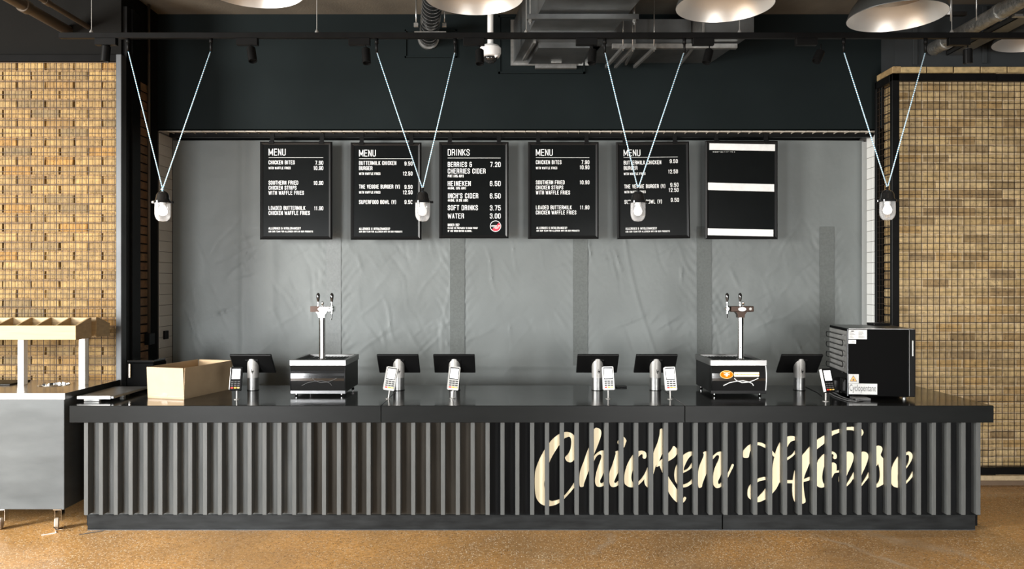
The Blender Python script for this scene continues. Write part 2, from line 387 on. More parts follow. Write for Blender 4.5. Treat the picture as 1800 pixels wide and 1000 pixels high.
# narrow capital lettering drawn with straight strokes
G = {
 'A': [[(0, 0), (.5, 1), (1, 0)], [(.2, .28), (.8, .28)]],
 'B': [[(0, 0), (0, 1), (.75, 1), (1, .88), (1, .64), (.75, .53), (0, .53)], [(.75, .53), (1, .42), (1, .12), (.75, 0), (0, 0)]],
 'C': [[(1, .7), (1, .86), (.75, 1), (.25, 1), (0, .86), (0, .14), (.25, 0), (.75, 0), (1, .14), (1, .3)]],
 'D': [[(0, 0), (0, 1), (.7, 1), (1, .85), (1, .15), (.7, 0), (0, 0)]],
 'E': [[(1, 1), (0, 1), (0, 0), (1, 0)], [(0, .52), (.85, .52)]],
 'F': [[(1, 1), (0, 1), (0, 0)], [(0, .52), (.85, .52)]],
 'G': [[(1, .7), (1, .86), (.75, 1), (.25, 1), (0, .86), (0, .14), (.25, 0), (.75, 0), (1, .14), (1, .48), (.55, .48)]],
 'H': [[(0, 0), (0, 1)], [(1, 0), (1, 1)], [(0, .52), (1, .52)]],
 'I': [[(.5, 0), (.5, 1)]],
 'K': [[(0, 0), (0, 1)], [(1, 1), (.1, .42)], [(.3, .58), (1, 0)]],
 'L': [[(0, 1), (0, 0), (.95, 0)]],
 'M': [[(0, 0), (0, 1), (.5, .2), (1, 1), (1, 0)]],
 'N': [[(0, 0), (0, 1), (1, 0), (1, 1)]],
 'O': [[(.25, 1), (0, .86), (0, .14), (.25, 0), (.75, 0), (1, .14), (1, .86), (.75, 1), (.25, 1)]],
 'P': [[(0, 0), (0, 1), (.75, 1), (1, .86), (1, .6), (.75, .45), (0, .45)]],
 'R': [[(0, 0), (0, 1), (.75, 1), (1, .86), (1, .62), (.75, .5), (0, .5)], [(.7, .5), (1, .35), (1, 0)]],
 'S': [[(1, .72), (1, .86), (.75, 1), (.25, 1), (0, .86), (0, .68), (1, .34), (1, .14), (.75, 0), (.25, 0), (0, .14), (0, .28)]],
 'T': [[(-.05, 1), (1.05, 1)], [(.5, 0), (.5, 1)]],
 'U': [[(0, 1), (0, .14), (.25, 0), (.75, 0), (1, .14), (1, 1)]],
 'V': [[(0, 1), (.5, 0), (1, 1)]],
 'W': [[(0, 1), (.22, 0), (.5, .8), (.78, 0), (1, 1)]],
 'Y': [[(0, 1), (.5, .42), (1, 1)], [(.5, .42), (.5, 0)]],
 '0': [[(.25, 1), (0, .86), (0, .14), (.25, 0), (.75, 0), (1, .14), (1, .86), (.75, 1), (.25, 1)]],
 '1': [[(.15, .8), (.55, 1), (.55, 0)]],
 '2': [[(0, .7), (0, .86), (.25, 1), (.75, 1), (1, .86), (1, .62), (0, 0), (1, 0)]],
 '3': [[(0, .75), (0, .86), (.25, 1), (.75, 1), (1, .86), (1, .62), (.75, .52), (.4, .52)], [(.75, .52), (1, .42), (1, .14), (.75, 0), (.25, 0), (0, .14), (0, .25)]],
 '4': [[(1, .25), (0, .25), (.65, 1)], [(.72, 1), (.72, 0)]],
 '5': [[(1, 1), (0, 1), (0, .55), (.4, .62), (.75, .62), (1, .5), (1, .14), (.75, 0), (.25, 0), (0, .14), (0, .25)]],
 '6': [[(1, .8), (1, .86), (.75, 1), (.25, 1), (0, .86), (0, .14), (.25, 0), (.75, 0), (1, .14), (1, .45), (.75, .58), (.25, .58), (0, .48)]],
 '7': [[(0, 1), (1, 1), (.35, 0)]],
 '9': [[(0, .2), (0, .14), (.25, 0), (.75, 0), (1, .14), (1, .86), (.75, 1), (.25, 1), (0, .86), (0, .55), (.25, .42), (.75, .42), (1, .52)]],
 '.': [[(.4, 0), (.6, 0)]], "'": [[(.5, 1), (.5, .78)]],
 '&': [[(1, .45), (1, .14), (.75, 0), (.25, 0), (0, .14), (0, .4), (.3, .55), (0, .7), (0, .86), (.25, 1), (.7, 1), (.9, .86)], [(.3, .55), (1.1, .55)]],
 '(': [[(.9, 1.05), (.4, .85), (.4, .1), (.9, -.08)]], ')': [[(.1, 1.05), (.6, .85), (.6, .1), (.1, -.08)]],
 '?': [[(0, .75), (0, .86), (.25, 1), (.75, 1), (1, .86), (1, .64), (.5, .42), (.5, .25)], [(.4, 0), (.6, 0)]],
 '%': [[(0, .6), (0, 1), (.35, 1), (.35, .6), (0, .6)], [(.65, .4), (1, .4), (1, 0), (.65, 0), (.65, .4)], [(.95, 1), (.05, 0)]],
}
NARROW = {'I': .2, '.': .16, "'": .16, '1': .32, '(': .26, ')': .26, ' ': .22, 'M': .52, 'W': .58, '%': .62}
def text_mb(mb, txt, x0, x1, ztop, h, y, thick=.135, right=False):
    """strokes of txt fitted between x0 and x1 on the plane y, capitals h tall with their top at ztop"""
    y0_ = y; gap = .10; tot = sum(NARROW.get(c, .40)+gap for c in txt)-gap; layer = 0
    k = (x1-x0)/tot; t = thick*h; cur = x0
    tx = t*min(1.0, k/h*1.05)
    for c in txt:
        wd = NARROW.get(c, .40)*k
        for line in G.get(c, []):
            pts = [Vector((cur+tx/2+u*(wd-tx), ztop-h+t/2+v*(h-t))) for u, v in line]
            for a, b in zip(pts[:-1], pts[1:]):
                d = b-a
                if d.length < 1e-9: continue
                d.normalize(); n = Vector((-d.y*tx/2, d.x*t/2)); e = Vector((d.x*tx*.35, d.y*t*.35))
                a2 = a-e; b2 = b+e; layer += 1; y = y0_-.00004*(layer % 9)
                mb.add([(a2.x+n.x, y, a2.y+n.y), (b2.x+n.x, y, b2.y+n.y), (b2.x-n.x, y, b2.y-n.y), (a2.x-n.x, y, a2.y-n.y)], [(0, 1, 2, 3)])
        cur += wd+gap*k
    return mb

# ------------------------------------------------------------------ the room
YL, YR, YB, YC = .78, 1.165, 1.40, 1.66          # left brick wall, right brick wall, bulkhead, sheet
XL, XR = -3.098, 3.23                             # sides of the opening
CEIL = 4.05
struct('floor', MB().box((-8, -9.5, -.05), (8, 2.2, 0)), 'floor')
struct('ceiling', MB().box((-8, -9.5, CEIL), (8, 2.2, CEIL+.1)), 'concrete')
wl = struct('wall_left', MB().box((-8, YL+.02, 0), (XL-.0, 2.1, 3.44)).box((-8, YL, 3.44), (XL, 2.1, CEIL)), 'plaster_brown')
wr = struct('wall_right', MB().box((XR, YR+.02, 0), (8, 2.1, 3.46)).box((XR, YR, 3.514), (8, 2.1, CEIL)).box((XR+.02, YR+.02, 3.46), (8, 2.1, 3.514)), 'plaster')
struct('wall_bulkhead', MB().box((XL, YB, 3.045), (XR, 2.1, CEIL)), 'bulkhead')
struct('wall_back', MB().box((XL-.01, 1.80, 0), (XR+.01, 2.1, 3.05)), 'blackpaint')

def brick_mesh(name, L_, H_, m, seed, dep=.05):
    r = random.Random(seed); c = .005
    def j(a=.0022): return r.uniform(-a, a)
    fx, fz = L_/2, H_/2
    outer = [(-fx+j(), c, -fz+j()), (fx+j(), c, -fz+j()), (fx+j(), c, fz+j()), (-fx+j(), c, fz+j())]
    inner = [(-fx+c+j(), j(.0015), -fz+c+j()), (fx-c+j(), j(.0015), -fz+c+j()), (fx-c+j(), j(.0015), fz-c+j()), (-fx+c+j(), j(.0015), fz-c+j())]
    back = [(x, dep, z) for x, y, z in outer]
    mb = MB(); mb.add(inner+outer+back, [(0, 1, 2, 3)]+[(i, 4+i, 4+(i+1) % 4, (i+1) % 4) for i in range(4)]+[(4+i, 8+i, 8+(i+1) % 4, 4+(i+1) % 4) for i in range(4)])
    return mb.mesh(name, m)
def brick_field(wall, mname, x_in, x_out, sgn, Y, z0, n_rows, visible, full=.215, H_=.065, first_half=0, zhide=None, maxn=292):
    """courses of 215 x 65 mm bricks from the opening outwards; those in view are single bricks, the rest one joined part"""
    full_m = [brick_mesh('brick', full, H_, mname, k) for k in range(6)]
    half_m = [brick_mesh('brick', full/2-.005, H_, mname, 20+k) for k in range(4)]
    rest = MB(); cnt = 0
    for row in range(n_rows):
        zc = z0+row*.075+H_/2+.005
        x = x_in; k = 0
        off_half = (row+first_half) % 2
        while (x-x_out)*sgn < 0:
            ishalf = (k == 0 and off_half)
            Lb = full/2-.005 if ishalf else full
            xc = x+sgn*Lb/2
            px = 900+xc*S(Y)
            vis = (-20 < px < 1820) and (zhide is None or zc > zhide)
            if vis and cnt < maxn:
                me = random.choice(half_m if ishalf else full_m)
                inst(me, 'brick', (xc+random.uniform(-.001, .001), Y+random.uniform(-.002, .002), zc), wall); cnt += 1
            else:
                rest.box((xc-Lb/2, Y, zc-H_/2), (xc+Lb/2, Y+.05, zc+H_/2))
            x += sgn*(Lb+.010); k += 1
    o = obj('brick_courses', rest, mname, wall); o['kind'] = 'stuff'
    return cnt
# left wall: pale bed joints, open dark perpends
brick_field(wl, 'brick_left', XL-.03, -5.6, -1, YL-.022, .0, 46, True, zhide=.90)
bed = MB()
for row in range(47): bed.box((-5.7, YL-.017, row*.075-.006), (XL-.03, YL+.021, row*.075+.007))
o = obj('mortar_beds', bed, 'mortar', wl); o['kind'] = 'stuff'
obj('joint_backing', MB().box((-5.7, YL+.004, 0), (XL-.03, YL+.0201, 3.44)), 'gap', wl)
# right wall
brick_field(wr, 'brick_right', XR+.002, 5.6, 1, YR-.022, .085, 45, True, first_half=1)
obj('mortar_backing', MB().box((XR+.004, YR-.017, .07), (5.7, YR+.0195, 3.462)), 'mortar_right', wr)
cap_m = [brick_mesh('coping_brick', .215, .052, 'brick_right', 40+k, dep=.07) for k in range(4)]
for k in range(10):
    inst(cap_m[k % 4], 'coping_brick', (XR+.03+.1075+k*.225, YR-.040, 3.488), wr)
obj('base_ledge', MB().cbox((XR-.0, YR-.05, .045), (7.9, YR+.01, .085), .004), 'mortar_right', wr, 'pale worn ledge under the mesh panels')
obj('base_course', MB().box((XR-.0, YR-.03, 0), (7.9, YR+.01, .045)), 'base', wr)
# side returns of the opening: bricks then white tiles
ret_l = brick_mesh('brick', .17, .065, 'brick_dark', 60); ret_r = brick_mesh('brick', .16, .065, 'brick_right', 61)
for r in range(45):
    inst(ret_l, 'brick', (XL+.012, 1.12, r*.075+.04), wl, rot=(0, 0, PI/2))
for r in range(46):
    inst(ret_r, 'brick', (XR-.012, 1.245, r*.075+.04), wr, rot=(0, 0, -PI/2))
obj('corner_board', MB().box((XR-.03, 1.335, 0), (XR, 1.398, 3.04)), 'blackpaint', wr)
obj('shutter_channel', MB().box((XL, .80, 0), (XL+.035, 1.02, 3.9)).box((XL+.03, .86, .0), (XL+.05, .90, 3.9)), 'blackmetal', wl)
inst(cap_m[0], 'coping_brick', (XR-.04, YR-.04+.1085, 3.488), wr, rot=(0, 0, -PI/2))
inst(cap_m[1], 'coping_brick', (XR-.04, 1.369, 3.488), wr, rot=(0, 0, -PI/2), scale=(.27, 1, 1))

def tile_mesh(name, a, b, m):
    c = .0025; mb = MB()
    mb.add([(-a/2+c, 0, -b/2+c), (a/2-c, 0, -b/2+c), (a/2-c, 0, b/2-c), (-a/2+c, 0, b/2-c), (-a/2, .003, -b/2), (a/2, .003, -b/2), (a/2, .003, b/2), (-a/2, .003, b/2), (-a/2, .01, -b/2), (a/2, .01, -b/2), (a/2, .01, b/2), (-a/2, .01, b/2)],
           [(0, 1, 2, 3)]+[(i, 4+i, 4+(i+1) % 4, (i+1) % 4) for i in range(4)]+[(4+i, 8+i, 8+(i+1) % 4, 4+(i+1) % 4) for i in range(4)])
    return mb.mesh(name, m)
tl = tile_mesh('tile', .245, .0915, 'tile_shaded'); tr = tile_mesh('tile', .121, .0915, 'tile'); tsf = tile_mesh('tile', .0915, .25, 'tile_shaded')
obj('grout', MB().box((XL, 1.40, 0), (XL+.006, 1.80, 3.03)), 'grout', wl)
obj('grout', MB().box((XR-.006, 1.40, 0), (XR, 1.80, 3.03)), 'grout', wr)
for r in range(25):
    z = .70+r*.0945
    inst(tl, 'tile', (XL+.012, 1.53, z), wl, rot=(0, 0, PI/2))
    for c in range(2): inst(tr, 'tile', (XR-.012, 1.465+c*.1245, z), wr, rot=(0, 0, -PI/2))
wb = [o for o in bpy.data.objects if o.name == 'wall_bulkhead'][0]
for k in range(67):
    inst(tsf, 'tile', (XL+.05+k*.0945, 1.53, 3.033), wb, rot=(PI/2, 0, 0)).rotation_euler = (-PI/2, 0, 0)
obj('sheet_batten', MB().box((XR-.05, 1.64, 0), (XR-.002, 1.66, 2.98)), 'batten', wr)

# access hatches and mouldings on the bulkhead and the upper right wall
def frame_on(name, px0, py0, px1, py1, Y, th, m, lab, bottom_only=False):
    mb = MB(); a = P(px0, py1, Y); b = P(px1, py0, Y); t = th
    mb.box((a.x, Y-.018, a.z), (b.x, Y, a.z+t)); mb.box((a.x, Y-.018, a.z), (a.x+t, Y, b.z)); mb.box((b.x-t, Y-.018, a.z), (b.x, Y, b.z)); mb.box((a.x, Y-.018, b.z-t), (b.x, Y, b.z))
    mb.box((a.x+t*.5, Y-.006, a.z+t*.5), (b.x-t*.5, Y, b.z-t*.5))
    return solo(name, mb, m, lab, 'hatch')
frame_on('access_hatch', 712, 53, 803, 102, YB, .012, 'bulkhead', 'small charcoal hatch on the bulkhead behind the ribbed round duct')
frame_on('access_hatch', 876, 28, 1028, 130, YB, .016, 'bulkhead', 'larger charcoal hatch on the bulkhead behind the square duct end')
for px, a, b in ((1607, 40, 115), (1729, 20, 112)):
    q = MB().cbox((X_(px-4, YR), YR-.02, Z_(b, YR)), (X_(px+4, YR), YR, CEIL-.02), .003)
    solo('trunking', q, 'plaster', 'grey vertical trunking on the upper right wall, ' + ('beside the wall corner' if px == 1607 else 'beyond the foil wrapped pipe'), 'trunking')
# black edge trim under the soffit that carries the boards
solo('hanging_rail', MB().cbox((XL+.05, 1.5025, Z_(240.5, 1.5)), (XR-.02, 1.56, Z_(230.5, 1.5)), .004).box((XL+.05, 1.515, Z_(231, 1.5)), (XR-.02, 1.525, 3.028)), 'blackmetal',
     'black horizontal rail under the tiled soffit that the menu boards hang from', 'rail')

# ------------------------------------------------------------------ grey sheet closing the opening
def sheet():
    t = thing('dust_sheet', 'large wrinkled grey sheet with darker vertical seams closing the serving opening', 'sheet', (0, YC, 0))
    x0, x1, z0, z1 = XL+.012, XR-.03, .35, 2.995
    nx, nz = 420, 150
    rnd = random.Random(3)
    cr_ = []
    for _ in range(420):
        cx, cz = rnd.uniform(x0, x1), rnd.uniform(.9, 2.15); a = rnd.choice((-1, 1))*rnd.uniform(.6, 1.25)+PI/2*0
        ln = rnd.uniform(.06, .28); wd = rnd.uniform(.005, .012); am = rnd.uniform(-.0035, .0045)
        cr_.append((cx, cz, math.cos(a), math.sin(a), ln, wd, am))
    from mathutils import noise as NZ
    H = {}
    for c in cr_:
        cx, cz, ca, sa, ln, wd, am = c; R_ = ln*1.3
        i0 = max(0, int((cx-R_-x0)/(x1-x0)*nx)); i1 = min(nx, int((cx+R_-x0)/(x1-x0)*nx)+1)
        k0 = max(0, int((cz-R_-z0)/(z1-z0)*nz)); k1 = min(nz, int((cz+R_-z0)/(z1-z0)*nz)+1)
        for i in range(i0, i1+1):
            for k in range(k0, k1+1):
                dx = x0+(x1-x0)*i/nx-cx; dz = z0+(z1-z0)*k/nz-cz
                u = dx*ca+dz*sa; v = -dx*sa+dz*ca+.04*math.sin(u*9)
                if abs(u) < ln: H[(i, k)] = H.get((i, k), 0)+am*math.exp(-(v/wd)**2)*(1-(u/ln)**2)
    # one long crease that sweeps down past the middle
    vs_ = []
    for k in range(nz+1):
        z = z0+(z1-z0)*k/nz
        for i in range(nx+1):
            x = x0+(x1-x0)*i/nx
            d = .012*NZ.noise(Vector((x*1.1, z*.35, 2)))+.006*NZ.noise(Vector((x*3.2, z*1.0, 5)))+.002*NZ.noise(Vector((x*9, z*7, 1)))
            d += .008*math.exp(-((x+2.18)/.04)**2)*.6+.006*math.exp(-((x+2.45)/.03)**2)
            cxz = 1.02+.42*max(0, (2.2-z))**1.5*.55
            if z < 2.25: d += .006*math.exp(-((x-cxz)/.012)**2)
            cx2 = -.58+.06*math.sin(z*4)
            if z < 2.0: d += .004*math.exp(-((x-cx2)/.010)**2)
            # fine gathers beside the seams
            for sx in SEAMS:
                q = abs(x-sx)
                if .06 < q < .25: d += .0028*math.sin((z*1.0-q*1.3)*62)*math.exp(-(q-.06)/.07)*(1 if z < 2.2 else .15)
            d += .007*math.exp(-((z-ZF)/.02)**2)+.003*math.exp(-((z-2.213)/.006)**2)
            if z < ZF: d += .02*(ZF-z)+.008*NZ.noise(Vector((x*5, z*6, 9)))
            d += H.get((i, k), 0)*1.5
            vs_.append((x, YC-d, z))
    fs = [(k*(nx+1)+i, k*(nx+1)+i+1, (k+1)*(nx+1)+i+1, (k+1)*(nx+1)+i) for k in range(nz) for i in range(nx)]
    mb = MB(); mb.add(vs_, fs, True); obj('sheet', mb, 'sheet', t)
    for sx in SEAMS:
        mb = MB(); wd = .066; n = 60
        za, zb = ZF+.01, 2.213
        pts = []
        for k in range(n+1):
            z = za+(zb-za)*k/n
            for s in (-1, 1):
                x = sx+s*wd
                i = min(nx, max(0, round((x-x0)/(x1-x0)*nx))); kk = min(nz, max(0, round((z-z0)/(z1-z0)*nz)))
                yy = min(vs_[kk*(nx+1)+min(nx, max(0, i+o))][1] for o in (-4, -2, 0, 2, 4))-.004
                pts.append((x, yy, z))
        mb.add(pts, [(2*k, 2*k+1, 2*k+3, 2*k+2) for k in range(n)], True)
        obj('seam_strip', mb, 'strip' if sx > -1 else 'strip_faint', t)
    return t
SEAMS = [X_(p, YC) for p in (587, 804, 1020, 1237, 1453)]
ZF = Z_(644, YC)
sheet()

# ------------------------------------------------------------------ steel mesh panels in front of the brick
def mesh_panel(label, x0, x1, z0, z1, y, wire, frame_m, pitch=.0505, fw=.05, sides='lrtb', wr_=.0029, loc=None):
    t = thing('mesh_panel', label, 'mesh panel', (x0, y, z0), 'steel mesh panels over the brick')
    fm = {'l': ((x0, y-.02, z0), (x0+fw, y+.02, z1)), 'r': ((x1-fw, y-.02, z0), (x1, y+.02, z1)), 't': ((x0, y-.02, z1-fw), (x1, y+.02, z1)), 'b': ((x0, y-.02, z0), (x1, y+.02, z0+fw))}
    for s in sides: obj('frame_rail', MB().cbox(*fm[s], .003), frame_m, t)
    mb = MB(); n = int((x1-x0)/pitch)
    for i in range(1, n): mb.tube([(x0+i*pitch, y, z0+.01), (x0+i*pitch, y, z1-.01)], wr_, 4, False)
    for k in range(1, int((z1-z0)/pitch)): mb.tube([(x0+.01, y-.004, z0+k*pitch), (x1-.01, y-.004, z0+k*pitch)], wr_, 4, False)
    g = obj('wire_grid', mb, wire, t); g['kind'] = 'stuff'
    return t
YM = .735
mesh_panel('rusty wire mesh panel in a black frame over the left brick wall', -5.2, X_(213, YM), .10, Z_(97, YM), YM, 'rustwire', 'blackpaint', sides='ltb', fw=.055, wr_=.0027)
obj('post', MB().cbox((X_(203.5, YM-.03), YM-.03, 0), (X_(213.5, YM-.03), YM+.05, Z_(97, YM)), .004), 'greysteel').name = 'steel_post'
tag(bpy.data.objects['steel_post'], 'grey steel post at the inner edge of the left brick wall', 'post')
YN = 1.06
xa, xb = X_(1566, YN), X_(1746, YN)
mesh_panel('wire mesh panel beside the opening over the right brick wall', xa, xb+.012, Z_(834, YN), Z_(130, YN), YN, 'darkwire', 'blackmetal', sides='ltb', fw=.062)
mesh_panel('outermost wire mesh panel on the right brick wall, past the panel seam', xb-.02, 5.4, Z_(834, YN), Z_(130, YN), YN+.012, 'darkwire', 'blackmetal', sides='tb', fw=.062, pitch=.0505)
# return panel round the corner
t = thing('mesh_panel', 'narrow black mesh panel turning the corner into the serving opening', 'mesh panel', (xa, YN+.03, Z_(834, YN)), 'steel mesh panels over the brick')
z0, z1 = Z_(834, YN), Z_(130, YN); xs = xa+.012
obj('frame_rail', MB().cbox((xs-.014, YN+.02, z1-.062), (xs+.014, 1.33, z1), .003), 'blackmetal', t)
obj('frame_rail', MB().cbox((xs-.014, YN+.02, z0), (xs+.014, 1.33, z0+.062), .003), 'blackmetal', t)
obj('frame_rail', MB().cbox((xs-.014, 1.31, z0), (xs+.014, 1.34, z1), .003), 'blackmetal', t)
mb = MB()
for i in range(1, 6): mb.tube([(xs, YN+.02+i*.0505, z0), (xs, YN+.02+i*.0505, z1)], .0022, 4, False)
for k in range(1, int((z1-z0)/.0505)): mb.tube([(xs-.004, YN+.02, z0+k*.0505), (xs-.004, 1.33, z0+k*.0505)], .0022, 4, False)
g = obj('wire_grid', mb, 'darkwire', t); g['kind'] = 'stuff'

# ------------------------------------------------------------------ counter
WT = .869
YS = -.065
cx0, cx1 = X_(149, 0), X_(1722, 0)
counter = thing('service_counter', 'long dark slatted counter front with a cream script sign behind the slats', 'counter', (0, 0, 0))
xm = X_(853, 0)
xq = X_(541, 0)
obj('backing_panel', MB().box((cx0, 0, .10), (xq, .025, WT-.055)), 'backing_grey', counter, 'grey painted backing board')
obj('backing_panel', MB().box((xq, 0, .10), (xm, .025, WT-.055)), 'backing_dimmed', counter, 'brownish backing board, tone darkened for light falloff')
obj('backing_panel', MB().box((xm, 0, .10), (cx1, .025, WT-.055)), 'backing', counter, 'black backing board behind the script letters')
obj('end_panel', MB().box((cx0, .025, .02), (cx0+.025, .80, WT-.055)), 'backing', counter)
obj('end_panel', MB().box((cx1-.025, .025, .02), (cx1, .80, WT-.055)), 'backing', counter)
for a, b in ((154, 1269), (1271, 1714)):
    obj('plinth', MB().cbox((X_(a, -.005), -.008, 0), (X_(b, -.005), .03, Z_(904.5, -.008)), .002), 'plinth', counter)
solo('floor_seal', MB().cbox((X_(154, -.01), -.014, 0), (X_(1714, -.01), -.008, .006), .001), 'greysteel', 'thin pale sealant line where the plinth meets the floor', 'sealant')
sz0, sz1 = Z_(905, YS), WT-.052
sw = .0285
sl_me = MB().cbox((0, YS, sz0), (sw, -.0005, sz1), .0015).mesh('slat', 'slat')
for i in range(61):
    inst(sl_me, 'slat', ((147.5+26.15*i-900)/S(YS), 0, 0), counter)
# worktop in three lengths butted together
wt = thing('worktop', 'long glossy black worktop with grey front edge on the slatted counter', 'worktop', (0, 0, WT))
YW = -.085
for a, b in ((122, 669.4), (670.2, 1203.6), (1204.6, 1747)):
    xa_, xb_ = X_(a, YW), X_(b, YW)
    s_ = obj('top_section', MB().cbox((xa_, YW+.004, WT-.052), (xb_, .92, WT), .002), 'laminate', wt)
    obj('edge_band', MB().cbox((xa_, YW, WT-.115), (xb_, YW+.02, WT-.0012), .002).box((xa_, YW+.02, WT-.115), (xb_, YW+.045, WT-.0525)), 'edge', wt)
# cream script sign: outlines lie on the backing board behind the slats
K = 6.25
LT = {}
Z1, Z2, Z3, Z4 = 930, 1100, 1290, 1440
LT['C'] = (Z1, [[(512,652),(515,700),(470,760),(400,838),(350,885),(270,925),(190,932),(120,900),(75,830),(62,700),(66,560),(100,450),(150,350),(200,270),(260,195),(344,135),(410,117),(470,135),(508,180),(525,250),(525,335),(508,400),(480,440),(450,452),(415,440),(395,405),(400,388),(420,370),(450,320),(463,260),(462,200),(445,172),(420,176),(388,190),(344,245),(300,310),(260,375),(228,440),(200,520),(178,620),(166,690),(178,770),(200,830),(235,875),(300,868),(350,848),(400,800),(460,730)]])
LT['h'] = (Z1, [[(714,85),(745,73),(785,95),(793,140),(770,220),(740,300),(715,360),(668,510),(630,610),(602,690),(598,715),(580,723),(560,718),(552,690),(553,600),(562,545),(600,440),(640,330),(665,268),(692,160)]])
LT['h2'] = (Z1, [[(700,400),(750,345),(800,322),(832,330),(850,370),(845,450),(832,520),(800,610),(780,650),(785,680),(808,678),(835,648),(860,610),(862,650),(838,688),(810,712),(770,722),(740,710),(724,670),(730,600),(750,520),(780,440),(795,390),(785,365),(760,370),(735,395),(700,455)]])
LT['i'] = (Z1, [[(948,335),(975,324),(1000,330),(1015,370),(1010,470),(998,525),(960,600),(935,660),(940,678),(957,676),(998,635),(1018,610),(1020,650),(1000,682),(965,712),(925,724),(895,712),(882,670),(884,560),(910,490),(945,380),(952,350)]])
LT['i2'] = (Z1, [[(970,235),(985,203),(1010,180),(1040,173),(1068,210),(1058,245),(1043,288),(1015,275),(990,265)]])
LT['c'] = (Z2, [[(143,328),(180,324),(215,340),(228,375),(220,405),(200,413),(185,400),(186,378),(175,362),(145,385),(118,430),(92,500),(70,560),(60,620),(75,670),(105,688),(148,655),(200,590),(250,490),(258,520),(208,628),(150,692),(103,722),(50,726),(10,710),(-15,680),(-17,600),(5,500),(50,410),(95,352)]])
LT['k'] = (Z2, [[(375,95),(390,82),(410,88),(416,120),(416,320),(385,390),(358,450),(330,490),(310,555),(285,640),(268,700),(265,725),(235,725),(208,690),(205,630),(250,500),(305,340),(345,240),(370,150)]])
LT['k2'] = (Z2, [[(350,455),(420,400),(468,350),(500,310),(520,275),(545,285),(570,315),(568,350),(530,400),(470,438),(415,472),(370,490),(335,500)]])
LT['k3'] = (Z2, [[(372,480),(412,462),(435,540),(470,615),(520,690),(580,775),(605,812),(625,845),(640,830),(658,835),(660,852),(640,885),(610,900),(575,898),(530,865),(475,790),(440,690),(418,610),(395,550)]])
LT['e'] = (Z2, [[(748,333),(700,335),(660,350),(625,378),(600,415),(570,465),(545,510),(532,580),(540,650),(565,695),(590,718),(640,727),(690,710),(755,655),(742,622),(700,665),(650,690),(625,692),(603,660),(597,600),(606,572),(630,568),(700,530),(750,475),(775,420),(775,370),(765,342)],
                [(748,368),(710,385),(680,420),(650,480),(635,538),(680,518),(720,465),(740,430),(752,395)]])
LT['n'] = (Z2, [[(848,345),(870,332),(912,338),(928,380),(915,505),(870,610),(840,690),(835,720),(815,732),(798,728),(790,640),(798,530),(820,460),(850,390),(855,365)]])
LT['n2'] = (Z2, [[(940,400),(990,350),(1030,334),(1070,340),(1095,380),(1090,450),(1072,515),(1040,600),(1012,660),(1018,690),(1040,683),(1075,640),(1110,590),(1160,480),(1175,468),(1185,485),(1150,560),(1120,620),(1085,690),(1040,722),(1000,735),(970,715),(958,680),(960,580),(985,490),(1015,430),(1025,385),(1005,372),(985,385),(940,432)]])
LT['H'] = (Z3, [[(100,395),(100,330),(130,290),(170,258),(210,243),(260,232),(310,240),(350,262),(385,288),(430,335),(448,360),(440,392),(405,350),(375,315),(330,288),(290,270),(258,264),(215,290),(185,320),(170,350),(163,390),(150,402),(115,402)]])
LT['H2'] = (Z3, [[(535,205),(500,240),(465,310),(440,400),(425,480),(415,560),(400,640),(370,697),(330,760),(265,830),(240,860),(265,888),(310,875),(375,840),(430,783),(470,730),(500,665),(530,570),(555,460),(565,350),(560,240),(545,208)]])
LT['H3'] = (Z3, [[(565,185),(590,168),(640,162),(690,180),(718,215),(718,270),(690,330),(650,380),(590,425),(570,430),(575,402),(590,395),(640,360),(670,320),(692,280),(700,240),(690,215),(660,212),(625,225),(600,255),(585,280),(565,300)]])
LT['H4'] = (Z3, [[(860,255),(820,290),(750,370),(715,430),(690,485),(660,560),(645,640),(638,760),(650,850),(672,892),(700,905),(740,905),(768,900),(785,880),(772,800),(762,700),(768,620),(800,530),(830,460),(862,400),(872,300)]])
LT['H5'] = (Z3, [[(875,598),(820,612),(770,633),(700,645),(590,647),(540,642),(460,632),(380,614),(320,612),(262,630),(210,665),(165,715),(147,770),(155,835),(220,882),(265,888),(262,852),(222,845),(190,815),(182,775),(197,728),(228,690),(270,662),(320,648),(380,645),(460,668),(540,674),(590,680),(700,680),(770,665),(820,650),(878,632)]])
LT['H6'] = (Z4, [[(-75,260),(-30,205),(75,140),(135,108),(240,78),(295,65),(370,62),(430,72),(468,92),(482,125),(468,155),(440,178),(405,188),(388,180),(400,163),(430,150),(440,128),(405,118),(360,100),(295,98),(240,115),(135,160),(85,215),(0,285),(-27,305),(-70,345)]])
LT['o'] = (Z4, [[(75,345),(20,385),(-25,450),(-45,560),(-40,680),(-20,715),(15,730),(55,722),(95,695),(140,618),(165,570),(187,545),(187,480),(165,457),(140,455),(120,480),(115,560),(100,640),(80,675),(55,688),(38,670),(30,620),(35,560),(55,490),(85,430),(120,385),(140,362),(155,373),(150,395),(155,410),(170,418),(188,405),(190,375),(170,345),(135,333),(100,335)]])
LT['o2'] = (Z4, [[(187,545),(215,538),(255,515),(252,548),(215,562),(180,566),(165,572),(175,550)]])
LT['u'] = (Z4, [[(295,340),(330,335),(362,350),(376,385),(368,440),(340,510),(303,590),(285,650),(262,725),(235,722),(218,690),(213,630),(222,570),(245,520),(270,440),(285,370)]])
LT['u2'] = (Z4, [[(262,725),(303,712),(345,670),(372,630),(378,670),(385,700),(410,728),(430,725),(450,650),(467,580),(500,510),(530,430),(537,385),(525,350),(495,336),(463,340),(445,400),(425,470),(405,515),(370,570),(335,630),(303,680),(275,712)]])
LT['s'] = (Z4, [[(440,722),(467,680),(520,595),(565,512),(600,460),(635,400),(650,450),(610,520),(578,590),(545,612),(510,655),(467,708)]])
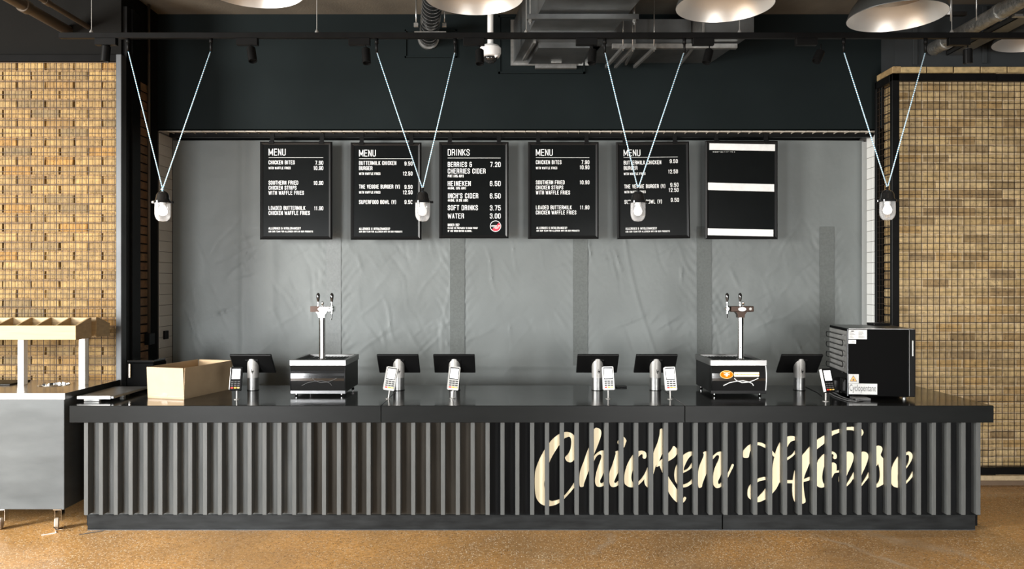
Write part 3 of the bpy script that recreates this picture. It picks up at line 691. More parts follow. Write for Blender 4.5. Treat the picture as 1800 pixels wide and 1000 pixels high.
LT['s2'] = (Z4, [[(545,610),(575,590),(595,600),(592,700),(572,722),(550,690),(543,650)]])
LT['s3'] = (Z4, [[(625,275),(655,268),(685,285),(690,320),(672,370),(700,410),(735,480),(742,560),(737,660),(700,692),(632,728),(615,710),(628,690),(650,660),(662,600),(660,540),(648,480),(625,425),(612,340)]])
LT['e3'] = (Z4, [[(950,345),(985,333),(1015,355),(1022,390),(1005,440),(960,512),(930,545),(900,562),(865,572),(858,610),(862,670),(880,688),(905,692),(955,655),(1000,590),(1050,508),(1063,545),(1030,600),(955,685),(905,730),(870,732),(820,720),(792,690),(785,640),(788,560),(800,490),(850,400),(895,360)],
                 [(878,535),(895,520),(925,500),(958,490),(978,440),(985,390),(970,368),(945,382),(910,440),(890,500)]])
GROUPS = [('C',), ('h', 'h2'), ('i', 'i2'), ('c',), ('k', 'k2', 'k3'), ('e',), ('n', 'n2'), ('H', 'H2', 'H3', 'H4', 'H5', 'H6'), ('o', 'o2'), ('u', 'u2'), ('s', 's2', 's3'), ('e3',)]
YLET = -.004
for g_ in GROUPS:
    mb = MB(); lay = 0
    for key in g_:
        off, polys = LT[key]
        pl = [[((off+x/K-900)/S(YLET), CAM_Z-(740+y/K-HZ)/S(YLET)) for x, y in q] for q in polys]
        m1 = curve_mesh(pl, .008); m1.xf(Matrix.Rotation(PI/2, 4, 'X')); m1.xf(Matrix.Translation((0, YLET-.0005*lay-.0003*(GROUPS.index(g_) % 3), 0))); lay += 1
        mb.add(m1.v, m1.f)
    obj('letter', mb, 'cream', counter)

# ------------------------------------------------------------------ menu boards
BY = 1.50
sB = S(BY)
B = [
 dict(r=(458, 249.5, 584.5, 421), hooks=(478.5, 566), x0=472, x1=568, head=('MENU', 472, 502, 261.3, 12), rule=277.6,
      t=[('CHICKEN BITES', 472, 518, 281.8, 6.9), ('SOUTHERN FRIED', 472, 524, 317.5, 6.9), ('CHICKEN STRIPS', 472, 521, 326.5, 6.9), ('WITH WAFFLE FRIES', 472, 534, 335.3, 6.9), ('LOADED BUTTERMILK', 472, 536.5, 362, 6.9), ('CHICKEN WAFFLE FRIES', 472, 544.5, 370.8, 6.9)],
      p=[('7.90', 554, 568, 282.5, 6.9), ('10.90', 551, 568, 291.8, 6.9), ('10.90', 551, 568, 318, 6.9), ('11.90', 552, 568, 362.5, 6.9)],
      s=[('WITH WAFFLE FRIES', 472, 510.5, 293, 4.4), ('ALLERGIES & INTOLERANCES?', 472, 528.5, 399.3, 4), ('ASK OUR TEAM FOR ALLERGEN INFO ON OUR PRODUCTS', 472, 550, 405.3, 3)],
      lab='leftmost black menu board headed MENU, chicken bites at 7.90'),
 dict(r=(617, 251, 741, 421.5), hooks=(636, 723), x0=631, x1=725, head=('MENU', 631, 660.5, 263, 12), rule=279.5,
      t=[('BUTTERMILK CHICKEN', 631, 696.5, 283, 6.9), ('BURGER', 631, 654.5, 292, 6.9), ('THE VEGGIE BURGER (V)', 631, 703, 324.5, 6.9), ('SUPERFOOD BOWL (V)', 631, 696.5, 351.5, 6.9)],
      p=[('9.50', 711, 725, 284, 6.9), ('12.50', 708, 725, 301.5, 6.9), ('9.50', 711, 725, 325, 6.9), ('12.50', 708, 725, 334.5, 6.9), ('9.50', 711, 725, 351.5, 6.9)],
      s=[('WITH WAFFLE FRIES', 631, 668.5, 303, 4.4), ('WITH WAFFLE FRIES', 631, 668.5, 335.8, 4.4), ('ALLERGIES & INTOLERANCES?', 631, 685.5, 400, 4), ('ASK OUR TEAM FOR ALLERGEN INFO ON OUR PRODUCTS', 631, 707, 405.6, 3)],
      lab='black burger menu board left of the drinks board, second from the left'),
 dict(r=(772, 250, 894, 419), hooks=(791, 877), x0=787, x1=880, head=('DRINKS', 787, 825.5, 262, 11.5), rule=278.3,
      t=[('BERRIES &', 787, 829.5, 284.5, 9), ('CHERRIES CIDER', 787, 853.5, 296, 9), ('HEINEKEN', 787, 827.5, 318, 9), ("INCH'S CIDER", 787, 840.5, 339.5, 9), ('SOFT DRINKS', 787, 840, 360.5, 9), ('WATER', 787, 815.5, 375, 9)],
      p=[('7.20', 861.5, 880, 284.5, 9), ('6.50', 861, 880, 318, 9), ('6.50', 861, 880, 339.8, 9), ('3.75', 861, 880, 360.8, 9), ('3.00', 861, 880, 375, 9)],
      s=[('PINT (4% ABV)', 787, 815, 307, 4.6), ('440ML (5% ABV)', 787, 819, 328.5, 4.4), ('440ML (4.5% ABV)', 787, 823, 350, 4.4), ('UNDER 25?', 787, 807.5, 393, 4.5), ('PLEASE BE PREPARED TO SHOW PROOF', 787, 840, 399.2, 3.3), ('OF AGE WHEN BUYING ALCOHOL.', 787, 830, 404.2, 3.3)],
      lab='black board headed DRINKS with a round red and black badge'),
 dict(r=(928, 250, 1052, 420), hooks=(946, 1031), x0=942, x1=1036, head=('MENU', 942, 971.5, 262, 11.7), rule=277.7,
      t=[('CHICKEN BITES', 942, 987, 281.5, 6.9), ('SOUTHERN FRIED', 942, 992.5, 317, 6.9), ('CHICKEN STRIPS', 942, 990, 326, 6.9), ('WITH WAFFLE FRIES', 942, 1002, 334.8, 6.9), ('LOADED BUTTERMILK', 942, 1005, 361, 6.9), ('CHICKEN WAFFLE FRIES', 942, 1013, 370, 6.9)],
      p=[('7.90', 1022, 1036, 281.5, 6.9), ('10.90', 1019, 1036, 290.5, 6.9), ('10.90', 1019, 1036, 317, 6.9), ('11.90', 1019.5, 1036, 361, 6.9)],
      s=[('WITH WAFFLE FRIES', 942, 979.5, 293, 4.4), ('ALLERGIES & INTOLERANCES?', 943, 997, 398.5, 4), ('ASK OUR TEAM FOR ALLERGEN INFO ON OUR PRODUCTS', 943, 1018.5, 404, 3)],
      lab='black chicken menu board hanging right beside the drinks board'),
 dict(r=(1084.5, 250.5, 1212.5, 420.5), hooks=(1100, 1188), x0=1098, x1=1193, head=('MENU', 1098, 1127.5, 263, 11.7), rule=277.7,
      t=[('BUTTERMILK CHICKEN', 1098, 1164, 282.5, 6.9), ('BURGER', 1098, 1122, 292, 6.9), ('THE VEGGIE BURGER (V)', 1098.5, 1171, 324.5, 6.9), ('SUPERFOOD BOWL (V)', 1098.5, 1165, 351.5, 6.9)],
      p=[('9.50', 1179, 1193, 281, 6.9), ('12.50', 1176, 1193, 299, 6.9), ('9.50', 1179.5, 1194, 322.5, 6.9), ('12.50', 1176.5, 1194, 331.5, 6.9), ('9.50', 1180, 1194.5, 349, 6.9)],
      s=[('WITH WAFFLE FRIES', 1098, 1136, 303.5, 4.4), ('WITH WAFFLE FRIES', 1098.5, 1136, 335.5, 4.4), ('ALLERGIES & INTOLERANCES?', 1100, 1155, 400, 4), ('ASK OUR TEAM FOR ALLERGEN INFO ON OUR PRODUCTS', 1100, 1177.5, 405.8, 3)],
      lab='slightly crooked black burger menu board next to the taped blank board'),
 dict(r=(1239, 248, 1366, 420.5), hooks=(1259, 1346), lab='black board whose text is covered, three white tape strips across it'),
]
for bi, d in enumerate(B):
    a = P(d['r'][0], d['r'][3], BY); b = P(d['r'][2], d['r'][1], BY)
    t = thing('menu_board', d['lab'], 'menu board', (a.x, BY, a.z), 'menu boards hanging over the counter')
    fw = .028; Y0 = BY-.022
    # snap frame with a sloping face, mitred at the corners
    x0, x1, z0, z1 = a.x, b.x, a.z, b.z
    o4 = [(x0, z0), (x1, z0), (x1, z1), (x0, z1)]; i4 = [(x0+fw, z0+fw), (x1-fw, z0+fw), (x1-fw, z1-fw), (x0+fw, z1-fw)]
    for k in range(4):
        p, q, r_, s_ = o4[k], o4[(k+1) % 4], i4[(k+1) % 4], i4[k]
        mb = MB(); mb.hexa([(p[0], BY, p[1]), (q[0], BY, q[1]), (r_[0], BY, r_[1]), (s_[0], BY, s_[1])],
                           [(p[0], Y0+.008, p[1]), (q[0], Y0+.008, q[1]), (r_[0], Y0+.003, r_[1]), (s_[0], Y0+.003, s_[1])])
        # raised ridge of the rail
        pm = [tuple((u+(v-u)*.45) for u, v in zip(p, s_)), tuple((u+(v-u)*.45) for u, v in zip(q, r_))]
        mb.add([(p[0], Y0+.008, p[1]), (q[0], Y0+.008, q[1]), (pm[1][0], Y0-.004, pm[1][1]), (pm[0][0], Y0-.004, pm[0][1]), (r_[0], Y0+.003, r_[1]), (s_[0], Y0+.003, s_[1])], [(0, 1, 2, 3), (3, 2, 4, 5)])
        obj('frame_rail', mb, 'boardframe', t)
    face = obj('face', MB().box((x0+fw*.8, Y0+.006, z0+fw*.8), (x1-fw*.8, BY-.004, z1-fw*.8)), 'boardface', t)
    for hx in d['hooks']:
        X = X_(hx, BY)
        obj('strap', MB().box((X-.018, BY-.004, z1-.02), (X+.018, BY+.0, Z_(240, BY)+.03)).box((X-.022, BY-.032, z1-.022), (X+.022, BY-.022, z1-.004)).box((X-.018, BY-.03, z1-.006), (X+.018, BY, z1+.004)), 'blackmetal', t)
    yt = Y0+.0045
    def put(name, lst, th, parent=t, m='ink'):
        mb = MB()
        for (txt, xa_, xb_, yt_, h_) in lst: text_mb(mb, txt, X_(xa_, BY-.02), X_(xb_, BY-.02), Z_(yt_, BY-.02), h_/S(BY-.02), yt, th)
        return obj(name, mb, m, parent)
    if 'head' in d:
        put('heading', [d['head']], .11)
        obj('rule_line', MB().box((X_(d['x0'], BY-.02), yt-.0005, Z_(d['rule']+.3, BY)), (X_(d['x1'], BY-.02), yt, Z_(d['rule']-.3, BY))), 'ink', t)
        for q in d['t']: put('menu_text', [q], .13)
        for q in d['p']: put('price', [q], .13)
        for q in d['s']: put('small_print', [q], .15)
    if bi == 2:
        c = P(871, 397.5, BY-.02); R_ = 9.8/sB
        bd = obj('badge', MB().lathe([(R_, 0), (R_, .002), (R_*.9, .0022), (0, .0022)], n=40).xf(Matrix.Rotation(PI/2, 4, 'X')).xf(Matrix.Translation((c.x, yt, c.z))), 'ink', t)
        def half(a0, m):
            pts = [(c.x+R_*.90*math.cos(a0+PI*k/20), c.z+R_*.90*math.sin(a0+PI*k/20)) for k in range(21)]
            mb = MB().prism(pts, 'y', yt-.003, yt-.0021); return obj('badge_half', mb, m, t)
        half(PI/4, 'blackplastic'); half(PI/4+PI, 'red')
        mb = MB(); text_mb(mb, 'UNDER 25', c.x-R_*.78, c.x+R_*.78, c.z+R_*.18, R_*.26, yt-.0035, .2)
        for k, (u0, u1) in enumerate(((-.2, .6), (-.45, .55), (-.1, .4))): mb.box((c.x+R_*u0, yt-.0036, c.z-R_*(.18+.13*k)), (c.x+R_*u1, yt-.003, c.z-R_*(.13+.13*k)))
        obj('badge_text', mb, 'ink', t)
    if bi == 5:
        for (xa_, xb_, ya, yb, sl) in ((1247, 1362, 253, 264.5, 1.0), (1244.5, 1360.5, 322.5, 335.5, 1.5), (1244, 1359, 402.5, 414.5, 1.2)):
            p = [P(xa_, yb-sl, BY-.02), P(xb_, yb+sl, BY-.02), P(xb_, ya+sl, BY-.02), P(xa_, ya-sl, BY-.02)]
            obj('tape_strip', MB().hexa([(q.x, Y0+.005, q.z) for q in p], [(q.x, Y0-.0035, q.z) for q in p]), 'whitetape', t)
        mb = MB()
        rr = random.Random(5)
        for k in range(12):
            u = 1252+k*3.4; hh = rr.uniform(.5, 1.6); mb.box((X_(u, BY), yt-.001, Z_(267+hh, BY)), (X_(u+rr.uniform(1, 3), BY), yt, Z_(267, BY)))
        obj('peeled_residue', mb, 'paper', t)
    if bi == 4: t.rotation_euler = (0, -.012, 0)

# ------------------------------------------------------------------ pendant bulkhead lamps on V shaped flex
PY = .10
sp = S(PY)
def pendant(xa_, xb_, ytop, xc, yc, lit, label, cap_m='glossblack'):
    c = P(xc, yc, PY); t = thing('pendant_lamp', label, 'lamp', c, 'caged bulb pendants on twin flexes')
    for hx in (xa_, xb_):
        p = P(hx, ytop, PY)
        obj('flex', MB().tube([p, c+Vector((0, 0, -.005))], .0042, 6), 'flex', t)
        obj('flex_hook', MB().tube([p+Vector((0, 0, -.012)), Vector((p.x, p.y, Z_(63, PY)-.021))], .009, 8).tube([p+Vector((0, 0, .05)), Vector((p.x, p.y, Z_(63, PY)-.0205))], .013, 8), 'blackmetal', t)
    k = 1/sp
    obj('knot', MB().tube([c+Vector((-.008, 0, -.012)), c+Vector((.006, 0, .004))], .008, 8).tube([c+Vector((0, 0, -.03)), c], .007, 8), 'flex' if lit else 'blackmetal', t)
    cap = obj('cap', MB().lathe([(0, -5*k), (5*k, -5.5*k), (8.5*k, -8*k), (10.5*k, -12*k), (11.5*k, -19*k), (13*k, -22*k), (15*k, -22.5*k), (15*k, -26*k), (12*k, -26*k)], c, 20), cap_m, t)
    for s_ in (-1, 1): obj('lug', MB().cbox(c+Vector((s_*13.5*k, -.012, -26.5*k)), c+Vector((s_*18.5*k, .012, -22.5*k)), .002), cap_m if not (lit and s_ < 0) else 'silver', cap)
    gp = [(13*k, -25*k), (13.2*k, -44*k), (12.6*k, -49*k), (10.5*k, -54*k), (7*k, -57.5*k), (0, -58.8*k)]
    gi = [(r*.9, z+.5*k) for r, z in gp[::-1]]
    obj('glass_cover', MB().lathe(gp+gi, c, 24), 'glass', t)
    obj('socket', MB().lathe([(5*k, -24*k), (5*k, -30*k), (3.6*k, -31*k)], c, 12), 'whitemetal', t)
    obj('bulb', MB().lathe([(3.4*k, -30*k), (6.2*k, -35*k), (7.8*k, -40*k), (6.5*k, -45.5*k), (3*k, -48*k), (0, -48.5*k)], c, 16), 'bulb_lit' if lit else 'bulb', t)
    return t
pendant(225, 371, 88, 286, 331, True, 'leftmost hanging bulb lamp, glowing brightest, in front of the left opening side')
pendant(662, 800, 90, 743, 331, False, 'hanging bulb lamp in front of the second menu board')
pendant(1063, 1203, 90, 1121.5, 331, False, 'hanging bulb lamp in front of the crooked fifth menu board')
pendant(1483, 1627, 90, 1560, 329, False, 'hanging bulb lamp in front of the mesh corner post on the right')

# ------------------------------------------------------------------ lighting track and spotlights
tz = Z_(63, PY)
tk = thing('lighting_track', 'long black ceiling track running across above the counter', 'track', (0, PY, tz))
obj('rail', MB().cbox((X_(105, PY), PY-.018, tz-.02), (4.9, PY+.018, tz+.02), .003), 'blackmetal', tk)
for hx in (161, 557, 925, 1300, 1673):
    X = X_(hx, PY); obj('hanger_wire', MB().tube([(X, PY, tz+.02), (X, PY, CEIL)], .0025, 6).lathe([(.016, tz+.018), (.013, tz+.03), (.004, tz+.045)], (X, PY, 0), 10), 'silver', tk)
def spotlight(px, py0, py1, tilt, dpx, label, lit=False):
    t = thing('track_spotlight', label, 'spotlight', (X_(px, PY), PY, tz-.02), 'cylinder spotlights on the track')
    X = X_(px, PY); R_ = 7.5/sp; L_ = (py1-py0)/sp
    bx = X_(px-dpx, PY)
    obj('adapter_box', MB().cbox((bx-.075, PY-.02, tz-.068), (bx+.075, PY+.02, tz-.019), .003), 'blackmetal', t)
    zt = Z_(py0, PY)
    obj('stem', MB().tube([(X, PY, tz-.06), (X, PY, zt-.01)], .004, 8), 'blackmetal', t)
    Mx = Matrix.Translation((X, PY, zt)) @ tilt
    mb = MB().lathe([(0, 0), (R_*.8, 0), (R_, -.006), (R_, -L_), (R_*.85, -L_), (R_*.82, -L_+.012), (0, -L_+.012)], n=20); mb.xf(Mx)
    brl = obj('barrel', mb, 'blackmetal', t)
    mb = MB().lathe([(R_*.6, .003), (R_*.6, -.004), (R_*.4, -.004), (R_*.4, .003)], n=16); mb.xf(Mx); obj('swivel_ring', mb, 'greyplastic', brl)
    if lit:
        mb = MB().lathe([(R_*.6, -L_+.010), (0, -L_+.009)], n=16); mb.xf(Mx); obj('lens', mb, 'lens', t)
        l = bpy.data.lights.new('spot', 'SPOT'); l.energy = lit; l.color = (1, .87, .68); l.spot_size = 1.7; l.spot_blend = .9; l.shadow_soft_size = .03
        lo = bpy.data.objects.new('spot_beam', l); COL.objects.link(lo); lo.location = Mx @ Vector((0, 0, -L_-.01)); lo.rotation_euler = Mx.to_euler()
    return t
R = Matrix.Rotation
spotlight(187, 80, 108, R(.12, 4, 'Y') @ R(.06, 4, 'X'), 0, 'lit black cylinder spotlight nearest the left end of the track', 16)
spotlight(441, 84, 111, R(-.22, 4, 'Y') @ R(-.25, 4, 'X'), 6, 'black spotlight in front of the bulkhead above the leftmost menu board')
spotlight(643, 86, 114, R(-.12, 4, 'Y') @ R(-.25, 4, 'X'), 11, 'black spotlight just left of the second pendant lamp flex')
spotlight(843, 88, 115, R(-.03, 4, 'Y') @ R(-.25, 4, 'X'), 10, 'black spotlight beside the white ceiling camera')
spotlight(1042, 88, 114, R(.10, 4, 'Y') @ R(-.25, 4, 'X'), 11, 'black spotlight just left of the third pendant lamp flex')
spotlight(1247, 88, 114, R(.30, 4, 'Y') @ R(-.25, 4, 'X'), 11, 'tilted black spotlight under the wide horizontal duct')
spotlight(1443, 90, 113, R(.50, 4, 'Y') @ R(-.25, 4, 'X'), 26, 'most tilted black spotlight, against the bulkhead right of the ducts')
spotlight(1701, 86, 111, R(-.05, 4, 'Y') @ R(.06, 4, 'X'), 16, 'lit black spotlight above the right brick wall', 45)

# ------------------------------------------------------------------ dome pendant shades near the ceiling
def dome(px, Yc, z, label, R_=.26):
    X = X_(px, Yc); t = thing('dome_pendant', label, 'lamp', (X, Yc, z), 'large metal dome shades')
    c = (X, Yc, z)
    sh = obj('shade', MB().lathe([(R_, 0), (R_*1.005, .004), (R_*.93, .055), (R_*.80, .105), (R_*.70, .125), (R_*.66, .20), (R_*.50, .27), (R_*.25, .31), (.03, .32), (.03, .36), (0, .36)], c, 48), 'shadeout', t, 'dark grey outside of the shade')
    obj('reflector_lip', MB().lathe([(R_*.998, .001), (R_*.92, .048), (R_*.78, .098), (R_*.67, .118)], c, 48), 'shadein', t, 'pale inner lip')
    obj('reflector_bowl', MB().lathe([(R_*.67, .118), (R_*.63, .19), (R_*.45, .25), (R_*.2, .28), (0, .285)], c, 32), 'shadetop', t, 'brownish inner bowl')
    obj('cord', MB().tube([(X, Yc, z+.35), (X, Yc, CEIL)], .006, 8), 'blackplastic', t)
    return t
ZD = 3.20
def yd(yfar): return 1.494*F/(HZ-yfar)-5.2-.26
for px, yf, lab in ((443, 15, 'leftmost dome shade, only its pale lower rim showing at the top edge'), (833, 27, 'dome shade above the white ceiling camera, left of the square duct'),
                    (1274, 40, 'dome shade hanging in front of the wide horizontal duct'), (1576, 57, 'dome shade on the right with its inner bowl showing')):
    dome(px, yd(yf), ZD, lab)
dome(1822, .7, Z_(72, .7), 'far dome shade cut off by the right edge behind the track', .30)

# ------------------------------------------------------------------ ceiling camera
Yv = .80; c = P(862, 95, Yv)
t = thing('security_camera', 'white dome security camera on a white pole below the ceiling', 'camera', c)
q = 1/S(Yv)
obj('pole', MB().tube([(c.x, Yv, Z_(82, Yv)), (c.x, Yv, CEIL)], 5.2*q, 16), 'whitemetal', t)
obj('housing', MB().lathe([(6*q, 16*q), (15*q, 14*q), (18.5*q, 10*q), (18.5*q, 1*q), (16*q, -5*q), (12*q, -6*q)], c, 32), 'whitemetal', t)
obj('dome_glass', MB().lathe([(12*q, -4*q), (12.5*q, -8*q), (10*q, -13*q), (5*q, -16*q), (0, -17*q)], c, 24), 'darkglass', t)
obj('lens_cover', MB().tube([c+Vector((8*q, -10*q, -7*q)), c+Vector((15*q, -6*q, -2*q))], .012, 8), 'whitemetal', t)

# ------------------------------------------------------------------ ducts
def DY(D): return D+CAM_Y
def ductx(px, D): return (px-900)/F*D
t = thing('square_duct', 'large galvanised rectangular duct running from the bulkhead towards the viewer', 'duct', (0, YB, 3.62))
zb, zt_ = 3.62, 3.976
def dl(D): return .01+(6.6-D)*.1466
far, near = 6.598, 3.6
joints = [6.598, 5.75, 4.9, 4.2, 3.6]
for a, b in zip(joints[:-1], joints[1:]):
    a2, b2 = a-.012, b+.012
    obj('duct_section', MB().hexa([(dl(a2), DY(a2), zb), (dl(a2)+.64, DY(a2), zb), (dl(b2)+.64, DY(b2), zb), (dl(b2), DY(b2), zb)],
                                  [(dl(a2), DY(a2), zt_), (dl(a2)+.64, DY(a2), zt_), (dl(b2)+.64, DY(b2), zt_), (dl(b2), DY(b2), zt_)]), 'galv', t)
for a in joints[:-1]:
    f = .022
    obj('flange', MB().hexa([(dl(a)-f, DY(a)-.014, zb-f), (dl(a)+.64+f, DY(a)-.014, zb-f), (dl(a)+.64+f, DY(a), zb-f), (dl(a)-f, DY(a), zb-f)],
                            [(dl(a)-f, DY(a)-.014, zt_+f), (dl(a)+.64+f, DY(a)-.014, zt_+f), (dl(a)+.64+f, DY(a), zt_+f), (dl(a)-f, DY(a), zt_+f)]), 'galvbright' if a > 6 else 'galv', t)
pn = obj('inspection_box', MB().hexa([(.21, DY(6.02), 3.575), (.62, DY(6.02), 3.575), (.60, DY(6.46), 3.575), (.14, DY(6.46), 3.575)],
                                [(.21, DY(6.02), 3.62), (.62, DY(6.02), 3.62), (.60, DY(6.46), 3.62), (.14, DY(6.46), 3.62)]), 'galv', t)
obj('box_handle', MB().cbox((.33, DY(6.38), 3.560), (.42, DY(6.40), 3.575), .002), 'galvbright', pn)
obj('angle_strip', MB().hexa([(.17, DY(5.98), 3.60), (.19, DY(5.98), 3.60), (.11, DY(6.45), 3.60), (.09, DY(6.45), 3.60)], [(.17, DY(5.98), 3.62), (.19, DY(5.98), 3.62), (.11, DY(6.45), 3.62), (.09, DY(6.45), 3.62)]), 'galvbright', t)
for D, xa_, xb_, ov in ((5.36, .10, .90, 0), (6.55, .20, .56, 1)):
    z = 3.595 if not ov else 3.585
    cb = obj('support_bar', MB().cbox((xa_, DY(D)-.02, z-.025), (xb_, DY(D)+.02, z+.012), .002), 'galvbright' if ov else 'galv', t)
    if not ov:
        for x in (xa_+.03, xb_-.03):
            obj('hanger_rod', MB().tube([(x, DY(D), z-.06), (x, DY(D), CEIL)], .006, 8).lathe([(0, -.02), (.014, -.02), (.014, 0), (0, 0)], (x, DY(D), z-.025), 6), 'galvbright', t)
t = thing('wide_duct', 'wide galvanised duct lying along the bulkhead right of the square duct', 'duct', (1.3, DY(6.3), 3.62))
zt2 = 3.84
secs = [(.66, .98, 6.12, 6.59), (1.005, 1.455, 6.12, 6.59)]
for xa_, xb_, da, db in secs:
    obj('duct_section', MB().box((xa_, DY(da), 3.62), (xb_, DY(db), zt2)), 'galv', t)
obj('duct_section', MB().hexa([(1.48, DY(5.80), 3.62), (1.86, DY(5.80), 3.62), (1.73, DY(6.59), 3.62), (1.48, DY(6.59), 3.62)], [(1.48, DY(5.80), zt2-.03), (1.86, DY(5.80), zt2-.03), (1.73, DY(6.59), zt2-.03), (1.48, DY(6.59), zt2-.03)]), 'galv', t)
for x, d in ((.985, 6.10), (1.462, 5.79)):
    obj('flange', MB().cbox((x, DY(d), 3.60), (x+.018, DY(6.595), 3.86), .002), 'galvbright', t)
obj('support_bar', MB().cbox((.80, DY(6.02), 3.575), (1.80, DY(6.06), 3.612), .002), 'galvbright', t)
for (xa_, da), (xb_, db) in (((.87, 5.96), (.80, 6.5)), ((.95, 5.98), (.88, 6.5)), ((1.12, 5.98), (1.045, 6.5))):
    obj('strut_bar', MB().hexa([(xa_, DY(da), 3.55), (xa_+.022, DY(da), 3.55), (xb_+.022, DY(db), 3.55), (xb_, DY(db), 3.55)], [(xa_, DY(da), 3.575), (xa_+.022, DY(da), 3.575), (xb_+.022, DY(db), 3.575), (xb_, DY(db), 3.575)]).tube([(xa_+.01, DY(da)+.02, 3.54), (xa_+.01, DY(da)+.02, CEIL)], .005, 6), 'galvbright', t)
# ribbed round duct
t = thing('round_duct', 'dark ribbed round duct hanging from the ceiling left of the camera pole', 'duct', (-.7, YB, 3.83))
p0 = Vector((-.732, YB, 3.83)); p1 = Vector((-.732+.1466*2.2, YB-2.2, 3.83)); dv = (p1-p0).normalized()
obj('tube', MB().tube([p0, p1], .079, 28), 'darksteel', t)
mb = MB()
for k in range(28):
    a = p0+dv*(.03+k*.075); mb.tube([a, a+dv*.004], .0805, 24)
g = obj('ribs', mb, 'galvbright', t); g['kind'] = 'stuff'
obj('collar', MB().tube([p0, p0+dv*.03], .092, 28), 'galvbright', t)
for s_ in (-1, 1):
    a = p0+dv*.45+Vector((s_*.115, 0, 0))
    obj('hanger', MB().tube([a+Vector((0, 0, -.03)), Vector((a.x, a.y, CEIL))], .006, 6).cbox(a+Vector((-.018, -.015, -.045)), a+Vector((.018, .015, -.01)), .003), 'galvbright', t)
obj('saddle', MB().cbox(p0+dv*.45+Vector((-.13, -.012, -.095)), p0+dv*.45+Vector((.13, .012, -.08)), .002), 'galvbright', t)
# right: foil pipe and tray
t = thing('foil_pipe', 'foil wrapped pipe running under the ceiling at the right', 'pipe', (3.52, YR, 3.66))
obj('pipe', MB().tube([(3.52, DY(6.30), 3.655), (3.52, DY(4.2), 3.655)], .058, 12), 'foil', t)
obj('joint_band', MB().tube([(3.52, DY(6.14), 3.655), (3.52, DY(6.10), 3.655)], .064, 12), 'galvbright', t)
obj('joint_band', MB().tube([(3.52, DY(5.46), 3.655), (3.52, DY(5.42), 3.655)], .064, 12), 'galvbright', t)
obj('hanger_rod', MB().tube([(3.46, DY(5.62), 3.655), (3.46, DY(5.62), CEIL)], .005, 6).tube([(3.58, DY(5.42), 3.655), (3.58, DY(5.42), CEIL)], .005, 6), 'galvbright', t)
t = thing('cable_tray', 'galvanised cable tray beside the foil wrapped pipe at the right', 'tray', (3.72, YR, 3.66))
obj('tray', MB().box((3.66, DY(6.35), 3.615), (3.79, DY(4.2), 3.62)).box((3.66, DY(6.35), 3.615), (3.665, DY(4.2), 3.65)).box((3.785, DY(6.35), 3.615), (3.79, DY(4.2), 3.65)), 'galv', t)
obj('end_bracket', MB().cbox((3.60, DY(5.44), 3.61), (3.80, DY(5.40), 3.63), .003).tube([(3.77, DY(5.42), 3.62), (3.77, DY(5.42), CEIL)], .005, 6), 'galvbright', t)
t = thing('pipe_bracket', 'small bracket with a white tag near the ceiling at the right', 'bracket', (3.38, DY(5.9), 3.85))
obj('arm', MB().cbox((3.27, DY(5.9), 3.795), (3.56, DY(5.94), 3.825), .003), 'darksteel', t)
obj('rod', MB().tube([(3.42, DY(5.88), 3.74), (3.42, DY(5.88), CEIL)], .006, 6), 'galvbright', t)
obj('tag', MB().cbox((3.365, DY(5.87), 3.79), (3.41, DY(5.875), 3.84), .001), 'whitemetal', t)
# left: pipes under the ceiling and the conduit on the return
for k, (xx, r_, zz, lab) in enumerate(((-3.52, .04, 3.70, 'thicker brown pipe under the ceiling at the upper left'), (-3.36, .02, 3.73, 'thinner pale pipe beside the thick one at the upper left'))):
    mb = MB().tube([(xx, YL, zz), (xx, -1.6, zz)], r_, 14)
    solo('ceiling_pipe', mb.tube([(xx, YL-.5, zz), (xx, YL-.56, zz)], r_*1.25, 14), 'conduit', lab, 'pipe')
cx_ = X_(260.5, 1.14)
t = thing('conduit', 'thin vertical conduit ending at a dark junction box on the left side wall', 'conduit', (cx_, 1.14, 1.27))
obj('pipe', MB().tube([(XL+.032, 1.17, 1.27), (XL+.032, 1.17, CEIL)], .012, 10), 'conduit', t)
obj('junction_box', MB().cbox((XL+.017, 1.12, 1.18), (XL+.06, 1.22, 1.275), .004), 'blackplastic', t)
solo('wall_switch', MB().cbox((XL+.012, 1.47, 1.20), (XL+.03, 1.545, 1.275), .003), 'blackplastic', 'small black switch on the pale tiles at the left side of the opening', 'switch')

